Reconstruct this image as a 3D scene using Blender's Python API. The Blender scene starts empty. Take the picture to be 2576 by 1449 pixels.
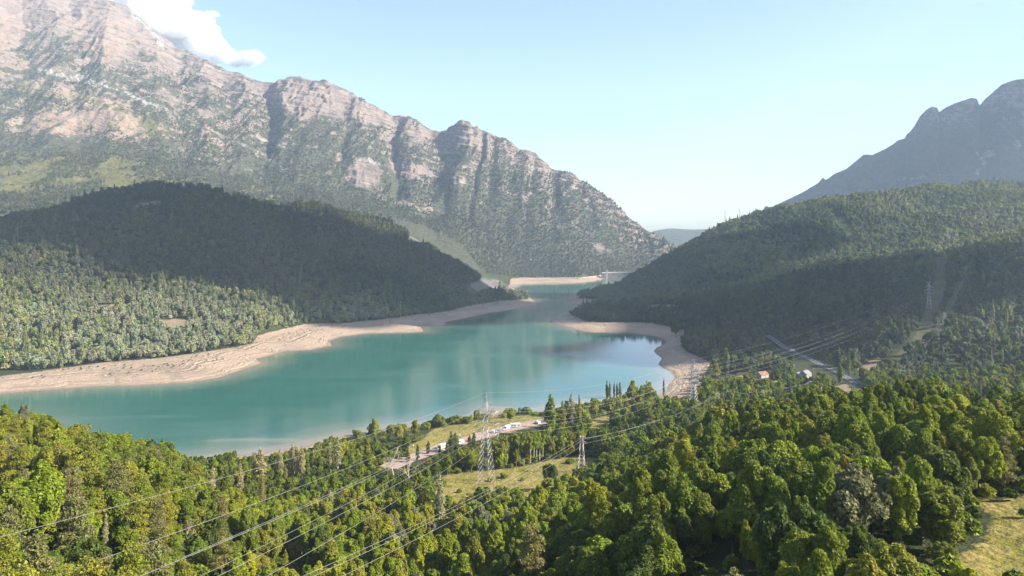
import bpy, math, random
import numpy as np
from mathutils import Vector

# ------------------------------------------------------------------ scene, camera, world, sun
SC = bpy.context.scene
COL = SC.collection
F, CX, HZ, CAM = 1839.0, 1288.0, 600.0, 150.0      # picture frame 2576 x 1449, eye 150 m above the lake
cam_d = bpy.data.cameras.new("camera"); cam = bpy.data.objects.new("camera", cam_d); COL.objects.link(cam)
cam.location = (0, 0, CAM); cam.rotation_euler = (math.pi / 2, 0, 0)
cam_d.sensor_width = 36; cam_d.lens = 36 * F / 2576
cam_d.shift_y = (HZ - 724.5) / 2576
cam_d.clip_start = 1; cam_d.clip_end = 60000
SC.camera = cam
SUN_AZ, SUN_EL = math.radians(105), math.radians(34)   # azimuth clockwise from straight ahead (+Y)
SUNV = np.array([math.sin(SUN_AZ) * math.cos(SUN_EL), math.cos(SUN_AZ) * math.cos(SUN_EL), math.sin(SUN_EL)])
W = bpy.data.worlds.new("World"); SC.world = W; W.use_nodes = True
wn = W.node_tree; bg = wn.nodes["Background"]
sky = wn.nodes.new("ShaderNodeTexSky"); sky.sky_type = 'NISHITA'; sky.sun_disc = False
sky.sun_elevation = SUN_EL; sky.sun_rotation = SUN_AZ; sky.altitude = 1100
sky.air_density = 1.0; sky.dust_density = 3.0; sky.ozone_density = 1.6
wn.links.new(sky.outputs[0], bg.inputs[0]); bg.inputs[1].default_value = 0.09
sd = bpy.data.lights.new("sun", 'SUN'); sun = bpy.data.objects.new("sun", sd); COL.objects.link(sun)
sd.energy = 5.0; sd.angle = math.radians(0.5); sd.color = (1.0, 0.915, 0.79)
sun.rotation_euler = Vector(SUNV).to_track_quat('Z', 'Y').to_euler(); sun.location = (3000, 0, 3000)
SC.view_settings.view_transform = 'Standard'; SC.view_settings.look = 'None'
SC.view_settings.exposure = 1.64; SC.view_settings.gamma = 1
SC.cycles.use_denoising = True
SC.cycles.max_bounces = 5; SC.cycles.diffuse_bounces = 2; SC.cycles.glossy_bounces = 2
SC.cycles.transmission_bounces = 2; SC.cycles.volume_bounces = 2; SC.cycles.transparent_max_bounces = 4
HAZE_DENSITY = 0.64e-4

# ------------------------------------------------------------------ helpers
def tag(o, label=None, cat=None, group=None, kind=None):
    if label: o["label"] = label
    if cat: o["category"] = cat
    if group: o["group"] = group
    if kind: o["kind"] = kind
    return o

def mesh_np(name, verts, faces, mats=(), parent=None, smooth=False, link=True, midx=None):
    """verts (N,3); faces (M,k) array or list of arrays with different k"""
    me = bpy.data.meshes.new(name)
    v = np.asarray(verts, dtype=np.float32)
    fl = faces if isinstance(faces, list) else [faces]
    fl = [np.asarray(f, dtype=np.int32) for f in fl if len(f)]
    nl = sum(f.size for f in fl); nf = sum(len(f) for f in fl)
    me.vertices.add(len(v)); me.vertices.foreach_set("co", v.ravel())
    me.loops.add(nl); me.loops.foreach_set("vertex_index", np.concatenate([f.ravel() for f in fl]))
    me.polygons.add(nf)
    tot = np.concatenate([np.full(len(f), f.shape[1], np.int32) for f in fl])
    me.polygons.foreach_set("loop_start", np.concatenate([[0], np.cumsum(tot)[:-1]]).astype(np.int32))
    me.polygons.foreach_set("loop_total", tot)
    if midx is not None: me.polygons.foreach_set("material_index", np.asarray(midx, np.int32))
    me.polygons.foreach_set("use_smooth", np.full(nf, smooth, dtype=bool))
    for m in (mats if isinstance(mats, (list, tuple)) else [mats]): me.materials.append(m)
    me.update(calc_edges=True)
    o = bpy.data.objects.new(name, me)
    if link: COL.objects.link(o)
    if parent: o.parent = parent
    return o

def empty(name, loc, rz=0.0):
    o = bpy.data.objects.new(name, None); COL.objects.link(o)
    o.location = loc; o.rotation_euler = (0, 0, rz); o.empty_display_size = 1
    return o

def attr(o, name, vals, typ='FLOAT', dom='POINT'):
    a = o.data.attributes.new(name, typ, dom)
    key = {'FLOAT': 'value', 'INT': 'value', 'FLOAT_VECTOR': 'vector', 'FLOAT_COLOR': 'color'}[typ]
    dt = np.int32 if typ == 'INT' else np.float32
    a.data.foreach_set(key, np.ascontiguousarray(vals, dtype=dt).ravel())

class MB:
    """mesh builder: boxes, bars, tubes, prisms"""
    def __init__(s): s.v = []; s.f = []
    def add(s, vs, fs):
        b = len(s.v); s.v += [tuple(map(float, p)) for p in vs]; s.f += [tuple(i + b for i in f) for f in fs]; return s
    def box(s, c, d, rz=0.0):
        ca, sa = math.cos(rz), math.sin(rz); vs = []
        for z in (-.5, .5):
            for x, y in ((-.5, -.5), (.5, -.5), (.5, .5), (-.5, .5)):
                X, Y = x * d[0], y * d[1]
                vs.append((c[0] + X * ca - Y * sa, c[1] + X * sa + Y * ca, c[2] + z * d[2]))
        return s.add(vs, [(3, 2, 1, 0), (4, 5, 6, 7), (0, 1, 5, 4), (1, 2, 6, 5), (2, 3, 7, 6), (3, 0, 4, 7)])
    def tube(s, pts, rad, n=4, cap=True):
        pts = [Vector(p) for p in pts]
        if not hasattr(rad, '__len__'): rad = [rad] * len(pts)
        rings = []; vs = []
        for i, p in enumerate(pts):
            t = (pts[min(i + 1, len(pts) - 1)] - pts[max(i - 1, 0)])
            t = t.normalized() if t.length > 1e-9 else Vector((0, 0, 1))
            a = t.cross(Vector((0, 0, 1)) if abs(t.z) < .9 else Vector((1, 0, 0))).normalized(); b = t.cross(a)
            rings.append(list(range(len(vs), len(vs) + n)))
            for k in range(n):
                an = 2 * math.pi * k / n
                vs.append(p + (a * math.cos(an) + b * math.sin(an)) * rad[i])
        fs = []
        for i in range(len(pts) - 1):
            for k in range(n):
                fs.append((rings[i][k], rings[i][(k + 1) % n], rings[i + 1][(k + 1) % n], rings[i + 1][k]))
        if cap: fs += [tuple(rings[0]), tuple(reversed(rings[-1]))]
        return s.add(vs, fs)
    def bar(s, a, b, r): return s.tube([a, b], r, 4)
    def prism(s, poly, axis, lo, hi):
        """poly in the two axes other than `axis`, extruded lo..hi"""
        n = len(poly)
        def mk(p, h): return {0: (h, p[0], p[1]), 1: (p[0], h, p[1]), 2: (p[0], p[1], h)}[axis]
        vs = [mk(p, lo) for p in poly] + [mk(p, hi) for p in poly]
        fs = [tuple(range(n)), tuple(range(2 * n - 1, n - 1, -1))]
        fs += [(i, i + n, (i + 1) % n + n, (i + 1) % n) for i in range(n)]
        return s.add(vs, fs)
    def build(s, name, mat, parent=None, smooth=False, link=True):
        me = bpy.data.meshes.new(name); me.from_pydata(s.v, [], s.f); me.update()
        if smooth:
            for p in me.polygons: p.use_smooth = True
        me.materials.append(mat)
        o = bpy.data.objects.new(name, me)
        if link: COL.objects.link(o)
        if parent: o.parent = parent
        return o

# ---- noise
def _h(ix, iy, seed):
    n = (ix.astype(np.int64) * 374761393 + iy.astype(np.int64) * 668265263 + seed * 974634777) & 0xFFFFFFFF
    n = ((n ^ (n >> 13)) * 1274126177) & 0xFFFFFFFF
    n = n ^ (n >> 16)
    return (n & 0xFFFFFF) / float(0xFFFFFF)
def vnoise(x, y, seed=0):
    x = np.asarray(x, float); y = np.asarray(y, float)
    ix = np.floor(x); iy = np.floor(y); fx = x - ix; fy = y - iy
    fx = fx * fx * fx * (fx * (fx * 6 - 15) + 10); fy = fy * fy * fy * (fy * (fy * 6 - 15) + 10)
    a = _h(ix, iy, seed); b = _h(ix + 1, iy, seed); c = _h(ix, iy + 1, seed); d = _h(ix + 1, iy + 1, seed)
    return (a + (b - a) * fx) * (1 - fy) + (c + (d - c) * fx) * fy
def fbm(x, y, oct=4, seed=0, gain=.5, lac=2.03):
    s = 0; a = 1; t = 0
    for o in range(oct):
        s = s + a * (vnoise(x, y, seed + o * 17) - .5); t += a; a *= gain; x = x * lac + 13.1; y = y * lac + 7.7
    return s / t * 2
def ridged(x, y, oct=4, seed=0, gain=.5):
    s = 0; a = 1; t = 0
    for o in range(oct):
        n = 1 - np.abs(2 * vnoise(x, y, seed + o * 17) - 1); s = s + a * n * n; t += a; a *= gain; x = x * 2.07 + 5.3; y = y * 2.07 + 9.1
    return s / t
def sstep(a, b, x):
    t = np.clip((x - a) / (b - a), 0, 1); return t * t * (3 - 2 * t)

def poly_sd(x, y, poly):
    """signed distance to polygon, + inside"""
    x = np.asarray(x, float); y = np.asarray(y, float)
    P = np.asarray(poly, float); Q = np.roll(P, -1, 0)
    d2 = np.full(x.shape, 1e18); ins = np.zeros(x.shape, bool)
    for (ax, ay), (bx, by) in zip(P, Q):
        ex, ey = bx - ax, by - ay; L = ex * ex + ey * ey + 1e-12
        t = np.clip(((x - ax) * ex + (y - ay) * ey) / L, 0, 1)
        d2 = np.minimum(d2, (x - ax - t * ex) ** 2 + (y - ay - t * ey) ** 2)
        if ay != by:
            c = (ay > y) != (by > y)
            ins ^= c & (x < ex * (y - ay) / (by - ay) + ax)
    d = np.sqrt(d2)
    return np.where(ins, d, -d)
def inpoly(x, y, poly):
    x = np.asarray(x, float); y = np.asarray(y, float)
    P = np.asarray(poly, float)
    m = (x >= P[:, 0].min()) & (x <= P[:, 0].max()) & (y >= P[:, 1].min()) & (y <= P[:, 1].max())
    r = np.zeros(x.shape, bool)
    if m.any(): r[m] = poly_sd(x[m], y[m], poly) > 0
    return r
def lin(px, pts):
    a = np.asarray(pts, float); return np.interp(px, a[:, 0], a[:, 1])
def topx(x, y): return CX + F * np.asarray(x) / np.asarray(y)
def topy(y, z): return HZ + F * (CAM - np.asarray(z)) / np.asarray(y)

# ------------------------------------------------------------------ the shore of the lake (image points dropped on the water plane)
SHORE_PX = [(-700, 1035), (-300, 1015), (0, 990), (115, 981), (230, 972), (333, 970), (467, 963), (550, 950), (600, 933), (660, 913), (643, 903),
    (680, 895), (707, 887), (717, 882), (783, 880), (833, 870), (830, 857), (859, 847), (926, 838), (1000, 836), (1066, 835),
    (1059, 822), (1040, 819), (1092, 819), (1110, 820), (1128, 815), (1118, 811), (1159, 803), (1226, 788), (1290, 779), (1352, 768), (1349, 761), (1335, 750), (1312, 735), (1285, 722),
    (1290, 717), (1307, 716), (1348, 713), (1421, 712), (1470, 710), (1494, 708), (1512, 703), (1522, 699.5), (1540, 699), (1620, 699), (1610, 712), (1560, 716),
    (1536, 722), (1490, 735), (1450, 748), (1437, 755), (1431, 760), (1445, 764), (1457, 766), (1475, 768), (1470, 774), (1448, 782), (1426, 791),
    (1400, 802), (1384, 808), (1380, 812), (1402, 815), (1433, 823), (1455, 830), (1472, 834), (1494, 835.5), (1566, 837), (1621, 842), (1658, 849), (1676, 858),
    (1672, 864), (1652, 874), (1645, 883), (1650, 890), (1665, 901), (1656, 917), (1670, 928), (1687, 934), (1697, 951), (1679, 972), (1677, 985), (1640, 1000),
    (1560, 1008), (1480, 1014), (1400, 1026), (1330, 1038), (1283, 1036), (1262, 1031), (1235, 1030), (1232, 1040), (1200, 1050), (1150, 1060), (1100, 1066), (1000, 1076), (930, 1086), (880, 1094), (800, 1115),
    (760, 1126), (700, 1133), (640, 1142), (560, 1150), (480, 1163), (300, 1195), (0, 1240), (-300, 1280), (-900, 1330), (-1600, 1360), (-1600, 1060)]
LAKE = [((px - CX) / F * (CAM * F / (py - HZ)), CAM * F / (py - HZ)) for px, py in SHORE_PX]
LAKE_N = np.array(LAKE)

# ------------------------------------------------------------------ land forms
TPX = np.array([-1600, -300, 0, 300, 450, 600, 800, 1000, 1200, 1400, 1600, 1800, 2000, 2300, 2576, 3000, 4600], float)
TY = np.array([5, 60, 110, 150, 200, 250, 300, 350, 400, 450, 500, 600, 800, 1500, 3600], float)
TZ = np.array([
    [112] * 17,
    [104, 94, 92, 91, 90, 90, 91, 94, 97, 100, 103, 105, 106, 107, 108, 110, 113],
    [96, 86, 84, 82, 79, 77, 76, 78, 82, 86, 92, 95, 97, 98, 99, 104, 110],
    [92, 82, 80, 77, 71, 65, 61, 63, 66, 74, 84, 91, 94, 95, 97, 102, 110],
    [90, 81, 79, 74, 66, 55, 47, 48, 52, 60, 72, 84, 89, 91, 93, 99, 108],
    [90, 82, 80, 72, 60, 44, 36, 37, 40, 46, 59, 75, 83, 85, 87, 94, 104],
    [80, 72, 68, 60, 48, 34, 27, 28, 29, 34, 46, 63, 76, 77, 77, 84, 95],
    [60, 50, 46, 42, 34, 25, 21, 22, 22, 24, 34, 50, 62, 62, 60, 64, 76],
    [40, 32, 30, 28, 24, 19, 17, 18, 18, 20, 25, 38, 46, 46, 44, 46, 58],
    [20, 18, 18, 17, 15, 14, 14, 15, 15.5, 16, 19, 27, 32, 32, 31, 34, 44],
    [13, 12, 11, 11, 11, 11, 12, 12, 13, 13, 14, 17, 21, 23, 23, 26, 34],
    [9, 8, 8, 8, 8, 8, 9, 9, 9, 10, 10, 11, 12, 14, 15, 18, 22],
    [8, 8, 8, 8, 8, 8, 8, 8, 8, 9, 9, 9, 10, 11, 12, 14, 18],
    [9, 9, 9, 9, 9, 9, 9, 9, 9, 9, 9, 9, 10, 10, 10, 12, 14],
    [9] * 17], float)
def near_z0(px, Y):
    px = np.clip(px, TPX[0], TPX[-1]); Y = np.clip(Y, TY[0], TY[-1])
    i = np.clip(np.searchsorted(TPX, px) - 1, 0, len(TPX) - 2); j = np.clip(np.searchsorted(TY, Y) - 1, 0, len(TY) - 2)
    u = (px - TPX[i]) / (TPX[i + 1] - TPX[i]); v = (Y - TY[j]) / (TY[j + 1] - TY[j])
    return (TZ[j, i] * (1 - u) + TZ[j, i + 1] * u) * (1 - v) + (TZ[j + 1, i] * (1 - u) + TZ[j + 1, i + 1] * u) * v

# left wooded hill: foot, knee, crest
L1R = [(-900, 600), (-300, 590), (0, 560), (60, 532), (160, 507), (250, 481), (330, 470), (430, 461), (470, 461), (560, 474), (640, 494), (700, 509), (800, 509),
       (880, 524), (980, 534), (1070, 554), (1130, 583), (1165, 607), (1195, 646), (1230, 676), (1270, 697), (1300, 716), (1325, 745), (1345, 757)]
L1RY = [(-900, 1350), (0, 1420), (450, 1500), (900, 1650), (1200, 1740), (1345, 1800)]
L1F = [(-900, 800), (0, 830), (300, 860), (480, 900), (640, 1010), (760, 1150), (860, 1235), (1010, 1340), (1126, 1450), (1259, 1640), (1345, 1770)]
L1KZ = [(-900, 80), (0, 88), (300, 74), (600, 72), (900, 72), (1100, 60), (1250, 35), (1345, 9)]
L1KT = [(-900, .48), (0, .48), (600, .42), (1000, .36), (1345, .4)]
# right far wooded hill
L3R = [(1500, 760), (1530, 728), (1560, 697), (1600, 660), (1640, 634), (1680, 614), (1730, 592), (1780, 568), (1850, 552), (1900, 537), (1960, 519), (2050, 498), (2150, 489),
       (2250, 479), (2350, 472), (2450, 459), (2520, 454), (2576, 460), (2800, 448), (3400, 380), (4200, 330)]
L3RY = [(1500, 2080), (1700, 2130), (2100, 2150), (2576, 2200), (4200, 2300)]
L3F = [(1500, 1950), (1560, 1760), (1700, 1560), (1850, 1500), (4200, 1600)]
L3FZ = [(1500, 6), (1700, 8), (1850, 25), (2100, 70), (2576, 110), (3200, 130), (4200, 150)]
# right near spur with the power line
L4R = [(1560, 770), (1650, 762), (1750, 750), (1900, 714), (2050, 676), (2180, 656), (2300, 632), (2400, 612), (2480, 590), (2576, 572), (2800, 520), (3200, 440), (4200, 380)]
L4RY = [(1560, 1440), (1750, 1380), (2050, 1440), (2300, 1500), (2576, 1520), (4200, 1500)]
L4F = [(1560, 1330), (1700, 1170), (1850, 1040), (1950, 950), (2050, 850), (2150, 770), (2300, 700), (2576, 650), (3000, 600), (4200, 520)]
def near_z(px, Y):
    s = 0
    for a in (-110, -45, 0, 45, 110):
        for b in (.92, 1.0, 1.08): s = s + near_z0(px + a, Y * b)
    return s / 15
def hill_profile(Y, knots):
    """knots: list of (Yk, zk) arrays, ascending; linear between"""
    z = np.full(Y.shape, -1e3)
    for (y0, z0), (y1, z1) in zip(knots[:-1], knots[1:]):
        t = (Y - y0) / np.maximum(y1 - y0, 1e-6)
        z = np.where((t >= 0) & (t <= 1), z0 + (z1 - z0) * t, z)
    return z
def L1_z(px, Y):
    yr = lin(px, L1RY); zr = CAM - (lin(px, L1R) - HZ) / F * yr; yf = lin(px, L1F)
    yk = yf + (yr - yf) * lin(px, L1KT); zk = np.minimum(lin(px, L1KZ), zr * .8 + 2)
    z = hill_profile(Y, [(yf, np.full(px.shape, 8.)), (yk, zk), (yr, zr), (yr + 260, zr * .62 + 5), (yr + 900, zr * .3)])
    return np.where(px > 1345, -1e3, z)
def L3_z(px, Y):
    yr = lin(px, L3RY); zr = CAM - (lin(px, L3R) - HZ) / F * yr; yf = lin(px, L3F)
    z = hill_profile(Y, [(yf, lin(px, L3FZ)), (yr, zr), (yr + 300, zr * .7), (yr + 1000, zr * .3)])
    return np.where(px < 1500, -1e3, z)
def L4_z(px, Y):
    yr = lin(px, L4RY); zr = CAM - (lin(px, L4R) - HZ) / F * yr; yf = lin(px, L4F)
    z = hill_profile(Y, [(yf, np.full(px.shape, 9.)), (yr, zr), (yr + 160, zr - 12), (yr + 700, zr * .45)])
    return np.where(px < 1560, -1e3, z)
def lake_d(x, y):
    """distance to the water's edge: + on land"""
    return -poly_sd(x, y, LAKE)
def ground(x, y, d=None):
    x = np.asarray(x, float); y = np.asarray(y, float)
    px = topx(x, np.maximum(y, 1)); 
    if d is None: d = lake_d(x, y)
    a = near_z(px, y); r = np.maximum
    z = r(r(a, L1_z(px, y)), r(L3_z(px, y), L4_z(px, y)))
    far = sstep(500, 1300, y)
    n = fbm(x / 46, y / 46, 4, 3) * (1.6 + 7 * far) + fbm(x / 190, y / 190, 3, 9) * 9 * far
    z = z + n * sstep(8, 50, z - 6 + far * 4)
    # ravines on the hills
    z = z - ridged(x / 260 + .3 * fbm(x / 90, y / 90, 2, 5), y / 420, 2, 21) * 16 * far * sstep(20, 80, z)
    bank = (0.7 * fbm(x / 9, y / 9, 3, 31) - 1.6 * (1 - np.abs(fbm(x / 34, y / 34, 3, 37))) ** 6 + 1.2) * sstep(0, 16, d) * sstep(90, 40, d)
    prof = np.where(d < 0, np.maximum(.16 * d, -16), np.where(d < 62, .135 * d, 8.4 + (d - 62) * .62))
    return np.minimum(z, prof) + bank * .5
def zat(x, y): return float(ground(np.array([x]), np.array([y]))[0])
_RY = np.exp(np.linspace(math.log(60), math.log(2900), 1500))
def hit(px, py):
    """first ground point seen through this direction"""
    x = (px - CX) / F * _RY; zr = CAM - (py - HZ) / F * _RY
    g = ground(x, _RY); k = np.argmax(g >= zr)
    if not (g >= zr).any(): k = len(_RY) - 1
    return float(x[k]), float(_RY[k]), float(g[k])

# ------------------------------------------------------------------ areas read from the photograph (picture coordinates)
BEACH = [
    [(-700, 975), (-300, 965), (0, 947), (33, 942), (133, 930), (250, 913), (383, 902), (433, 897), (483, 890), (567, 877), (633, 865), (650, 843), (717, 827), (767, 815), (859, 813),
     (935, 806), (1009, 797), (1060, 790), (1126, 783), (1176, 770), (1259, 757), (1326, 753), (1356, 750), (1362, 770), (1300, 790), (1170, 815), (1090, 840), (850, 885), (700, 930), (480, 985), (200, 1000), (-700, 1050)],
    [(1426, 789), (1457, 801), (1475, 809), (1512, 811), (1585, 811), (1640, 813), (1694, 823), (1722, 831), (1727, 853), (1712, 868), (1727, 884), (1756, 897), (1787, 911), (1800, 930), (1770, 951), (1760, 976), (1740, 1000), (1660, 1010),
     (1630, 960), (1630, 870), (1560, 845), (1370, 820), (1370, 805)],
    [(1285, 700), (1329, 699), (1384, 700), (1457, 701), (1494, 696), (1508, 689), (1530, 690), (1530, 712), (1400, 720), (1280, 722)],
    [(1425, 757), (1445, 750), (1490, 752), (1500, 764), (1480, 775), (1425, 770)],
    [(600, 1136), (660, 1128), (760, 1118), (800, 1120), (760, 1136), (680, 1146), (600, 1156)],
    [(1235, 1022), (1290, 1018), (1295, 1045), (1235, 1048)]]
GRASS = [
    [(1085, 1218), (1130, 1192), (1200, 1186), (1290, 1178), (1370, 1160), (1450, 1148), (1500, 1150), (1515, 1165), (1480, 1185), (1420, 1215), (1385, 1240), (1340, 1255), (1260, 1228), (1190, 1255), (1145, 1275), (1095, 1262)],
    [(2430, 1470), (2385, 1420), (2440, 1385), (2490, 1345), (2500, 1300), (2465, 1268), (2530, 1262), (2576, 1250), (2760, 1215), (3500, 1200), (3500, 1600), (2500, 1600)],
    [(1020, 1122), (1060, 1108), (1085, 1085), (1100, 1072), (1180, 1062), (1250, 1050), (1330, 1045), (1385, 1052), (1380, 1062), (1300, 1085), (1230, 1100), (1150, 1112), (1080, 1128), (1030, 1146)],
    [(1478, 1062), (1505, 1050), (1548, 1040), (1555, 1055), (1520, 1075), (1480, 1080)],
    [(1800, 952), (1840, 942), (1875, 946), (1865, 958), (1805, 962)],
    [(1940, 958), (1985, 950), (1990, 955), (1945, 963)]]
DIRT = [[(2155, 930), (2195, 905), (2215, 900), (2225, 925), (2180, 945)], [(2095, 975), (2140, 960), (2172, 966), (2165, 985), (2085, 995)],
        [(400, 808), (440, 802), (482, 806), (470, 822), (430, 826), (405, 818)], [(240, 770), (290, 765), (360, 764), (350, 772), (260, 777)],
        [(1610, 772), (1660, 764), (1715, 768), (1725, 775), (1650, 779)]]
CUT = [[(2300, 850), (2328, 780), (2352, 700), (2350, 640), (2385, 640), (2382, 700), (2362, 790), (2325, 860), (2255, 925), (2215, 930)],
       [(2352, 850), (2376, 780), (2406, 725), (2428, 690), (2438, 700), (2418, 740), (2392, 800), (2366, 860)]]
ROADPX = [(1930, 846), (1940, 853.6), (1958.7, 867), (1977, 879), (2010, 891.5), (2039, 905), (2064, 919), (2091, 930.5), (2117, 943), (2146, 960), (2168, 975), (2190, 995)]
PARKPX = [(975, 1180), (1000, 1166), (1050, 1149), (1110, 1128), (1180, 1107), (1240, 1088), (1300, 1076), (1345, 1067), (1400, 1055)]
ROADCLEAR = [(1925, 842), (1945, 842), (1965, 860), (2015, 884), (2060, 908), (2100, 928), (2150, 956), (2185, 985), (2150, 985), (2105, 952), (2060, 930), (2010, 902), (1970, 884), (1935, 862)]
PARKCLEAR = [(960, 1178), (1050, 1140), (1110, 1114), (1180, 1093), (1240, 1073), (1300, 1062), (1390, 1045), (1395, 1066), (1300, 1092), (1245, 1104), (1180, 1122), (1110, 1146), (1040, 1168), (990, 1190)]
HOUSECLEAR = [[(2000, 928), (2044, 928), (2044, 948), (2000, 948)], [(1902, 934), (1934, 934), (1934, 950), (1902, 952)]]
# canopy line of the near woods against the water and the valley
SKY_NEAR = [(-400, 1030), (0, 1042), (60, 1036), (110, 1046), (150, 1072), (200, 1072), (240, 1085), (300, 1102), (350, 1104), (400, 1120), (440, 1146), (475, 1160), (510, 1142), (560, 1136), (640, 1142), (700, 1142), (760, 1126), (800, 1110), (850, 1100),
            (900, 1110), (1000, 1105), (1100, 1090), (1250, 1055), (1330, 1045), (1380, 1030), (1500, 1010), (1600, 985), (1700, 988), (1760, 986), (1850, 980), (1950, 985), (2050, 985), (2150, 982), (2300, 968), (2400, 978), (2500, 982), (2576, 995), (3000, 1000)]
# ------------------------------------------------------------------ materials
class NT:
    def __init__(s, name):
        s.m = bpy.data.materials.new(name); s.m.use_nodes = True; s.t = s.m.node_tree; s.t.nodes.clear()
        s.out = s.t.nodes.new("ShaderNodeOutputMaterial"); s._pos = None
    def n(s, typ, **kw):
        nd = s.t.nodes.new(typ)
        for k, v in kw.items(): setattr(nd, k, v)
        return nd
    def set(s, sock, v):
        if isinstance(v, bpy.types.NodeSocket): s.t.links.new(v, sock)
        elif isinstance(v, (tuple, list)) and len(v) == 3 and sock.type == 'RGBA': sock.default_value = (*v, 1)
        else: sock.default_value = v
    def pos(s):
        if s._pos is None: s._pos = s.n("ShaderNodeNewGeometry").outputs["Position"]
        return s._pos
    def math(s, op, a, b=0.0, clamp=False):
        nd = s.n("ShaderNodeMath", operation=op, use_clamp=clamp); s.set(nd.inputs[0], a); s.set(nd.inputs[1], b); return nd.outputs[0]
    def noise(s, scale, detail=4, rough=.55, vec=None, stretch=None, dist=0):
        v = vec if vec is not None else s.pos()
        if stretch:
            mp = s.n("ShaderNodeMapping"); s.set(mp.inputs[0], v); mp.inputs["Scale"].default_value = stretch; v = mp.outputs[0]
        nd = s.n("ShaderNodeTexNoise"); s.set(nd.inputs["Vector"], v); nd.inputs["Scale"].default_value = scale
        nd.inputs["Detail"].default_value = detail; nd.inputs["Roughness"].default_value = rough; nd.inputs["Distortion"].default_value = dist
        return nd.outputs["Fac"]
    def ramp(s, f, *stops):
        nd = s.n("ShaderNodeValToRGB"); s.set(nd.inputs[0], f); e = nd.color_ramp.elements
        while len(e) < len(stops): e.new(.5)
        for k, (p, c) in enumerate(stops): e[k].position = p; e[k].color = (*c, 1) if len(c) == 3 else c
        return nd.outputs[0]
    def map(s, f, a, b, c=0.0, d=1.0):
        nd = s.n("ShaderNodeMapRange"); s.set(nd.inputs[0], f)
        for k, v in zip((1, 2, 3, 4), (a, b, c, d)): nd.inputs[k].default_value = v
        return nd.outputs[0]
    def mix(s, f, a, b, mode='MIX'):
        nd = s.n("ShaderNodeMix", data_type='RGBA', blend_type=mode); s.set(nd.inputs[0], f); s.set(nd.inputs[6], a); s.set(nd.inputs[7], b); return nd.outputs[2]
    def attr(s, name, typ='GEOMETRY', out="Fac"):
        nd = s.n("ShaderNodeAttribute", attribute_type=typ, attribute_name=name); return nd.outputs[out]
    def bsdf(s, col, rough=.8, spec=.3, metal=0.0, normal=None):
        b = s.n("ShaderNodeBsdfPrincipled"); s.set(b.inputs["Base Color"], col); s.set(b.inputs["Roughness"], rough)
        s.set(b.inputs["Specular IOR Level"], spec); s.set(b.inputs["Metallic"], metal)
        if normal is not None: s.set(b.inputs["Normal"], normal)
        return b.outputs[0]
    def bump(s, h, dist=1.0, strength=1.0):
        b = s.n("ShaderNodeBump"); s.set(b.inputs["Height"], h); b.inputs["Distance"].default_value = dist; b.inputs["Strength"].default_value = strength; return b.outputs[0]
    def done(s, shader):
        s.t.links.new(shader, s.out.inputs[0]); return s.m

def flat_mat(name, c, rough=.7, spec=.3, metal=0.0, var=.18, scale=.8):
    t = NT(name); f = t.noise(scale, 3)
    a = tuple(v * (1 - var) for v in c); b = tuple(min(1, v * (1 + var)) for v in c)
    return t.done(t.bsdf(t.ramp(f, (.3, a), (.7, b)), rough, spec, metal))

def mat_ground():
    t = NT("ground_cover")
    n1 = t.noise(.08, 6, .6); n2 = t.noise(.6, 4, .6); n3 = t.noise(.018, 4, .6); n4 = t.noise(3.0, 3, .6)
    floor = t.mix(n1, (.020, .028, .010), (.052, .056, .022))
    grass = t.ramp(n1, (.3, (.10, .115, .018)), (.45, (.19, .165, .026)), (.56, (.235, .19, .042)), (.7, (.32, .235, .095)))
    grass = t.mix(t.map(n2, .35, .7), grass, t.mix(n4, (.075, .085, .016), (.20, .165, .06)))
    st = t.noise(.22, 5, .7, stretch=(1, .25, 1), dist=1.2); grass = t.mix(t.map(st, .5, .72, 0, .7), grass, (.33, .25, .115)); grass = t.mix(t.map(t.noise(.13, 4, .6), .56, .7, 0, .8), grass, (.055, .075, .014))
    z = t.n("ShaderNodeSeparateXYZ"); t.set(z.inputs[0], t.pos())
    zz = t.math('ADD', z.outputs[2], t.math('MULTIPLY', n3, 5.0))
    band = t.n("ShaderNodeTexNoise", noise_dimensions='1D'); t.set(band.inputs["W"], zz); band.inputs["Scale"].default_value = 1.6; band.inputs["Detail"].default_value = 4
    beach = t.ramp(band.outputs["Fac"], (.3, (0.234, 0.177, 0.126)), (.5, (0.310, 0.234, 0.169)), (.66, (0.275, 0.210, 0.151)), (.75, (0.211, 0.169, 0.126)))
    beach = t.mix(t.map(n3, .52, .62, 0, .6), beach, (0.199, 0.152, 0.111))
    beach = t.mix(t.map(n2, .56, .72, 0, .5), beach, (0.328, 0.256, 0.196))
    beach = t.mix(t.map(z.outputs[2], 0.05, 1.0, .7, 0), beach, (0.152, 0.117, 0.078))
    dirt = t.mix(n2, (.13, .10, .06), (.24, .185, .125))
    rock = t.ramp(n2, (.3, (.075, .066, .056)), (.7, (.165, .145, .125)))
    e = t.math('ADD', t.math('MULTIPLY', t.math('SUBTRACT', n2, .5), .9), t.math('MULTIPLY', t.math('SUBTRACT', n1, .5), .7))
    def m(name): return t.map(t.math('ADD', t.attr(name), e), .42, .58)
    c = t.mix(m("heath"), t.mix(m("grass"), floor, grass), t.mix(n2, (.045, .055, .018), (.10, .088, .038))); c = t.mix(m("rock"), c, rock); c = t.mix(m("dirt"), c, dirt); c = t.mix(m("beach"), c, beach)
    nb = t.bump(t.math('ADD', t.math('ADD', n2, t.math('MULTIPLY', n1, 2.0)), t.math('MULTIPLY', t.math('MULTIPLY', band.outputs['Fac'], t.attr('beach')), 3.5)), 1.2, .8)
    return t.done(t.bsdf(c, .9, .15, 0, nb))
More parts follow.
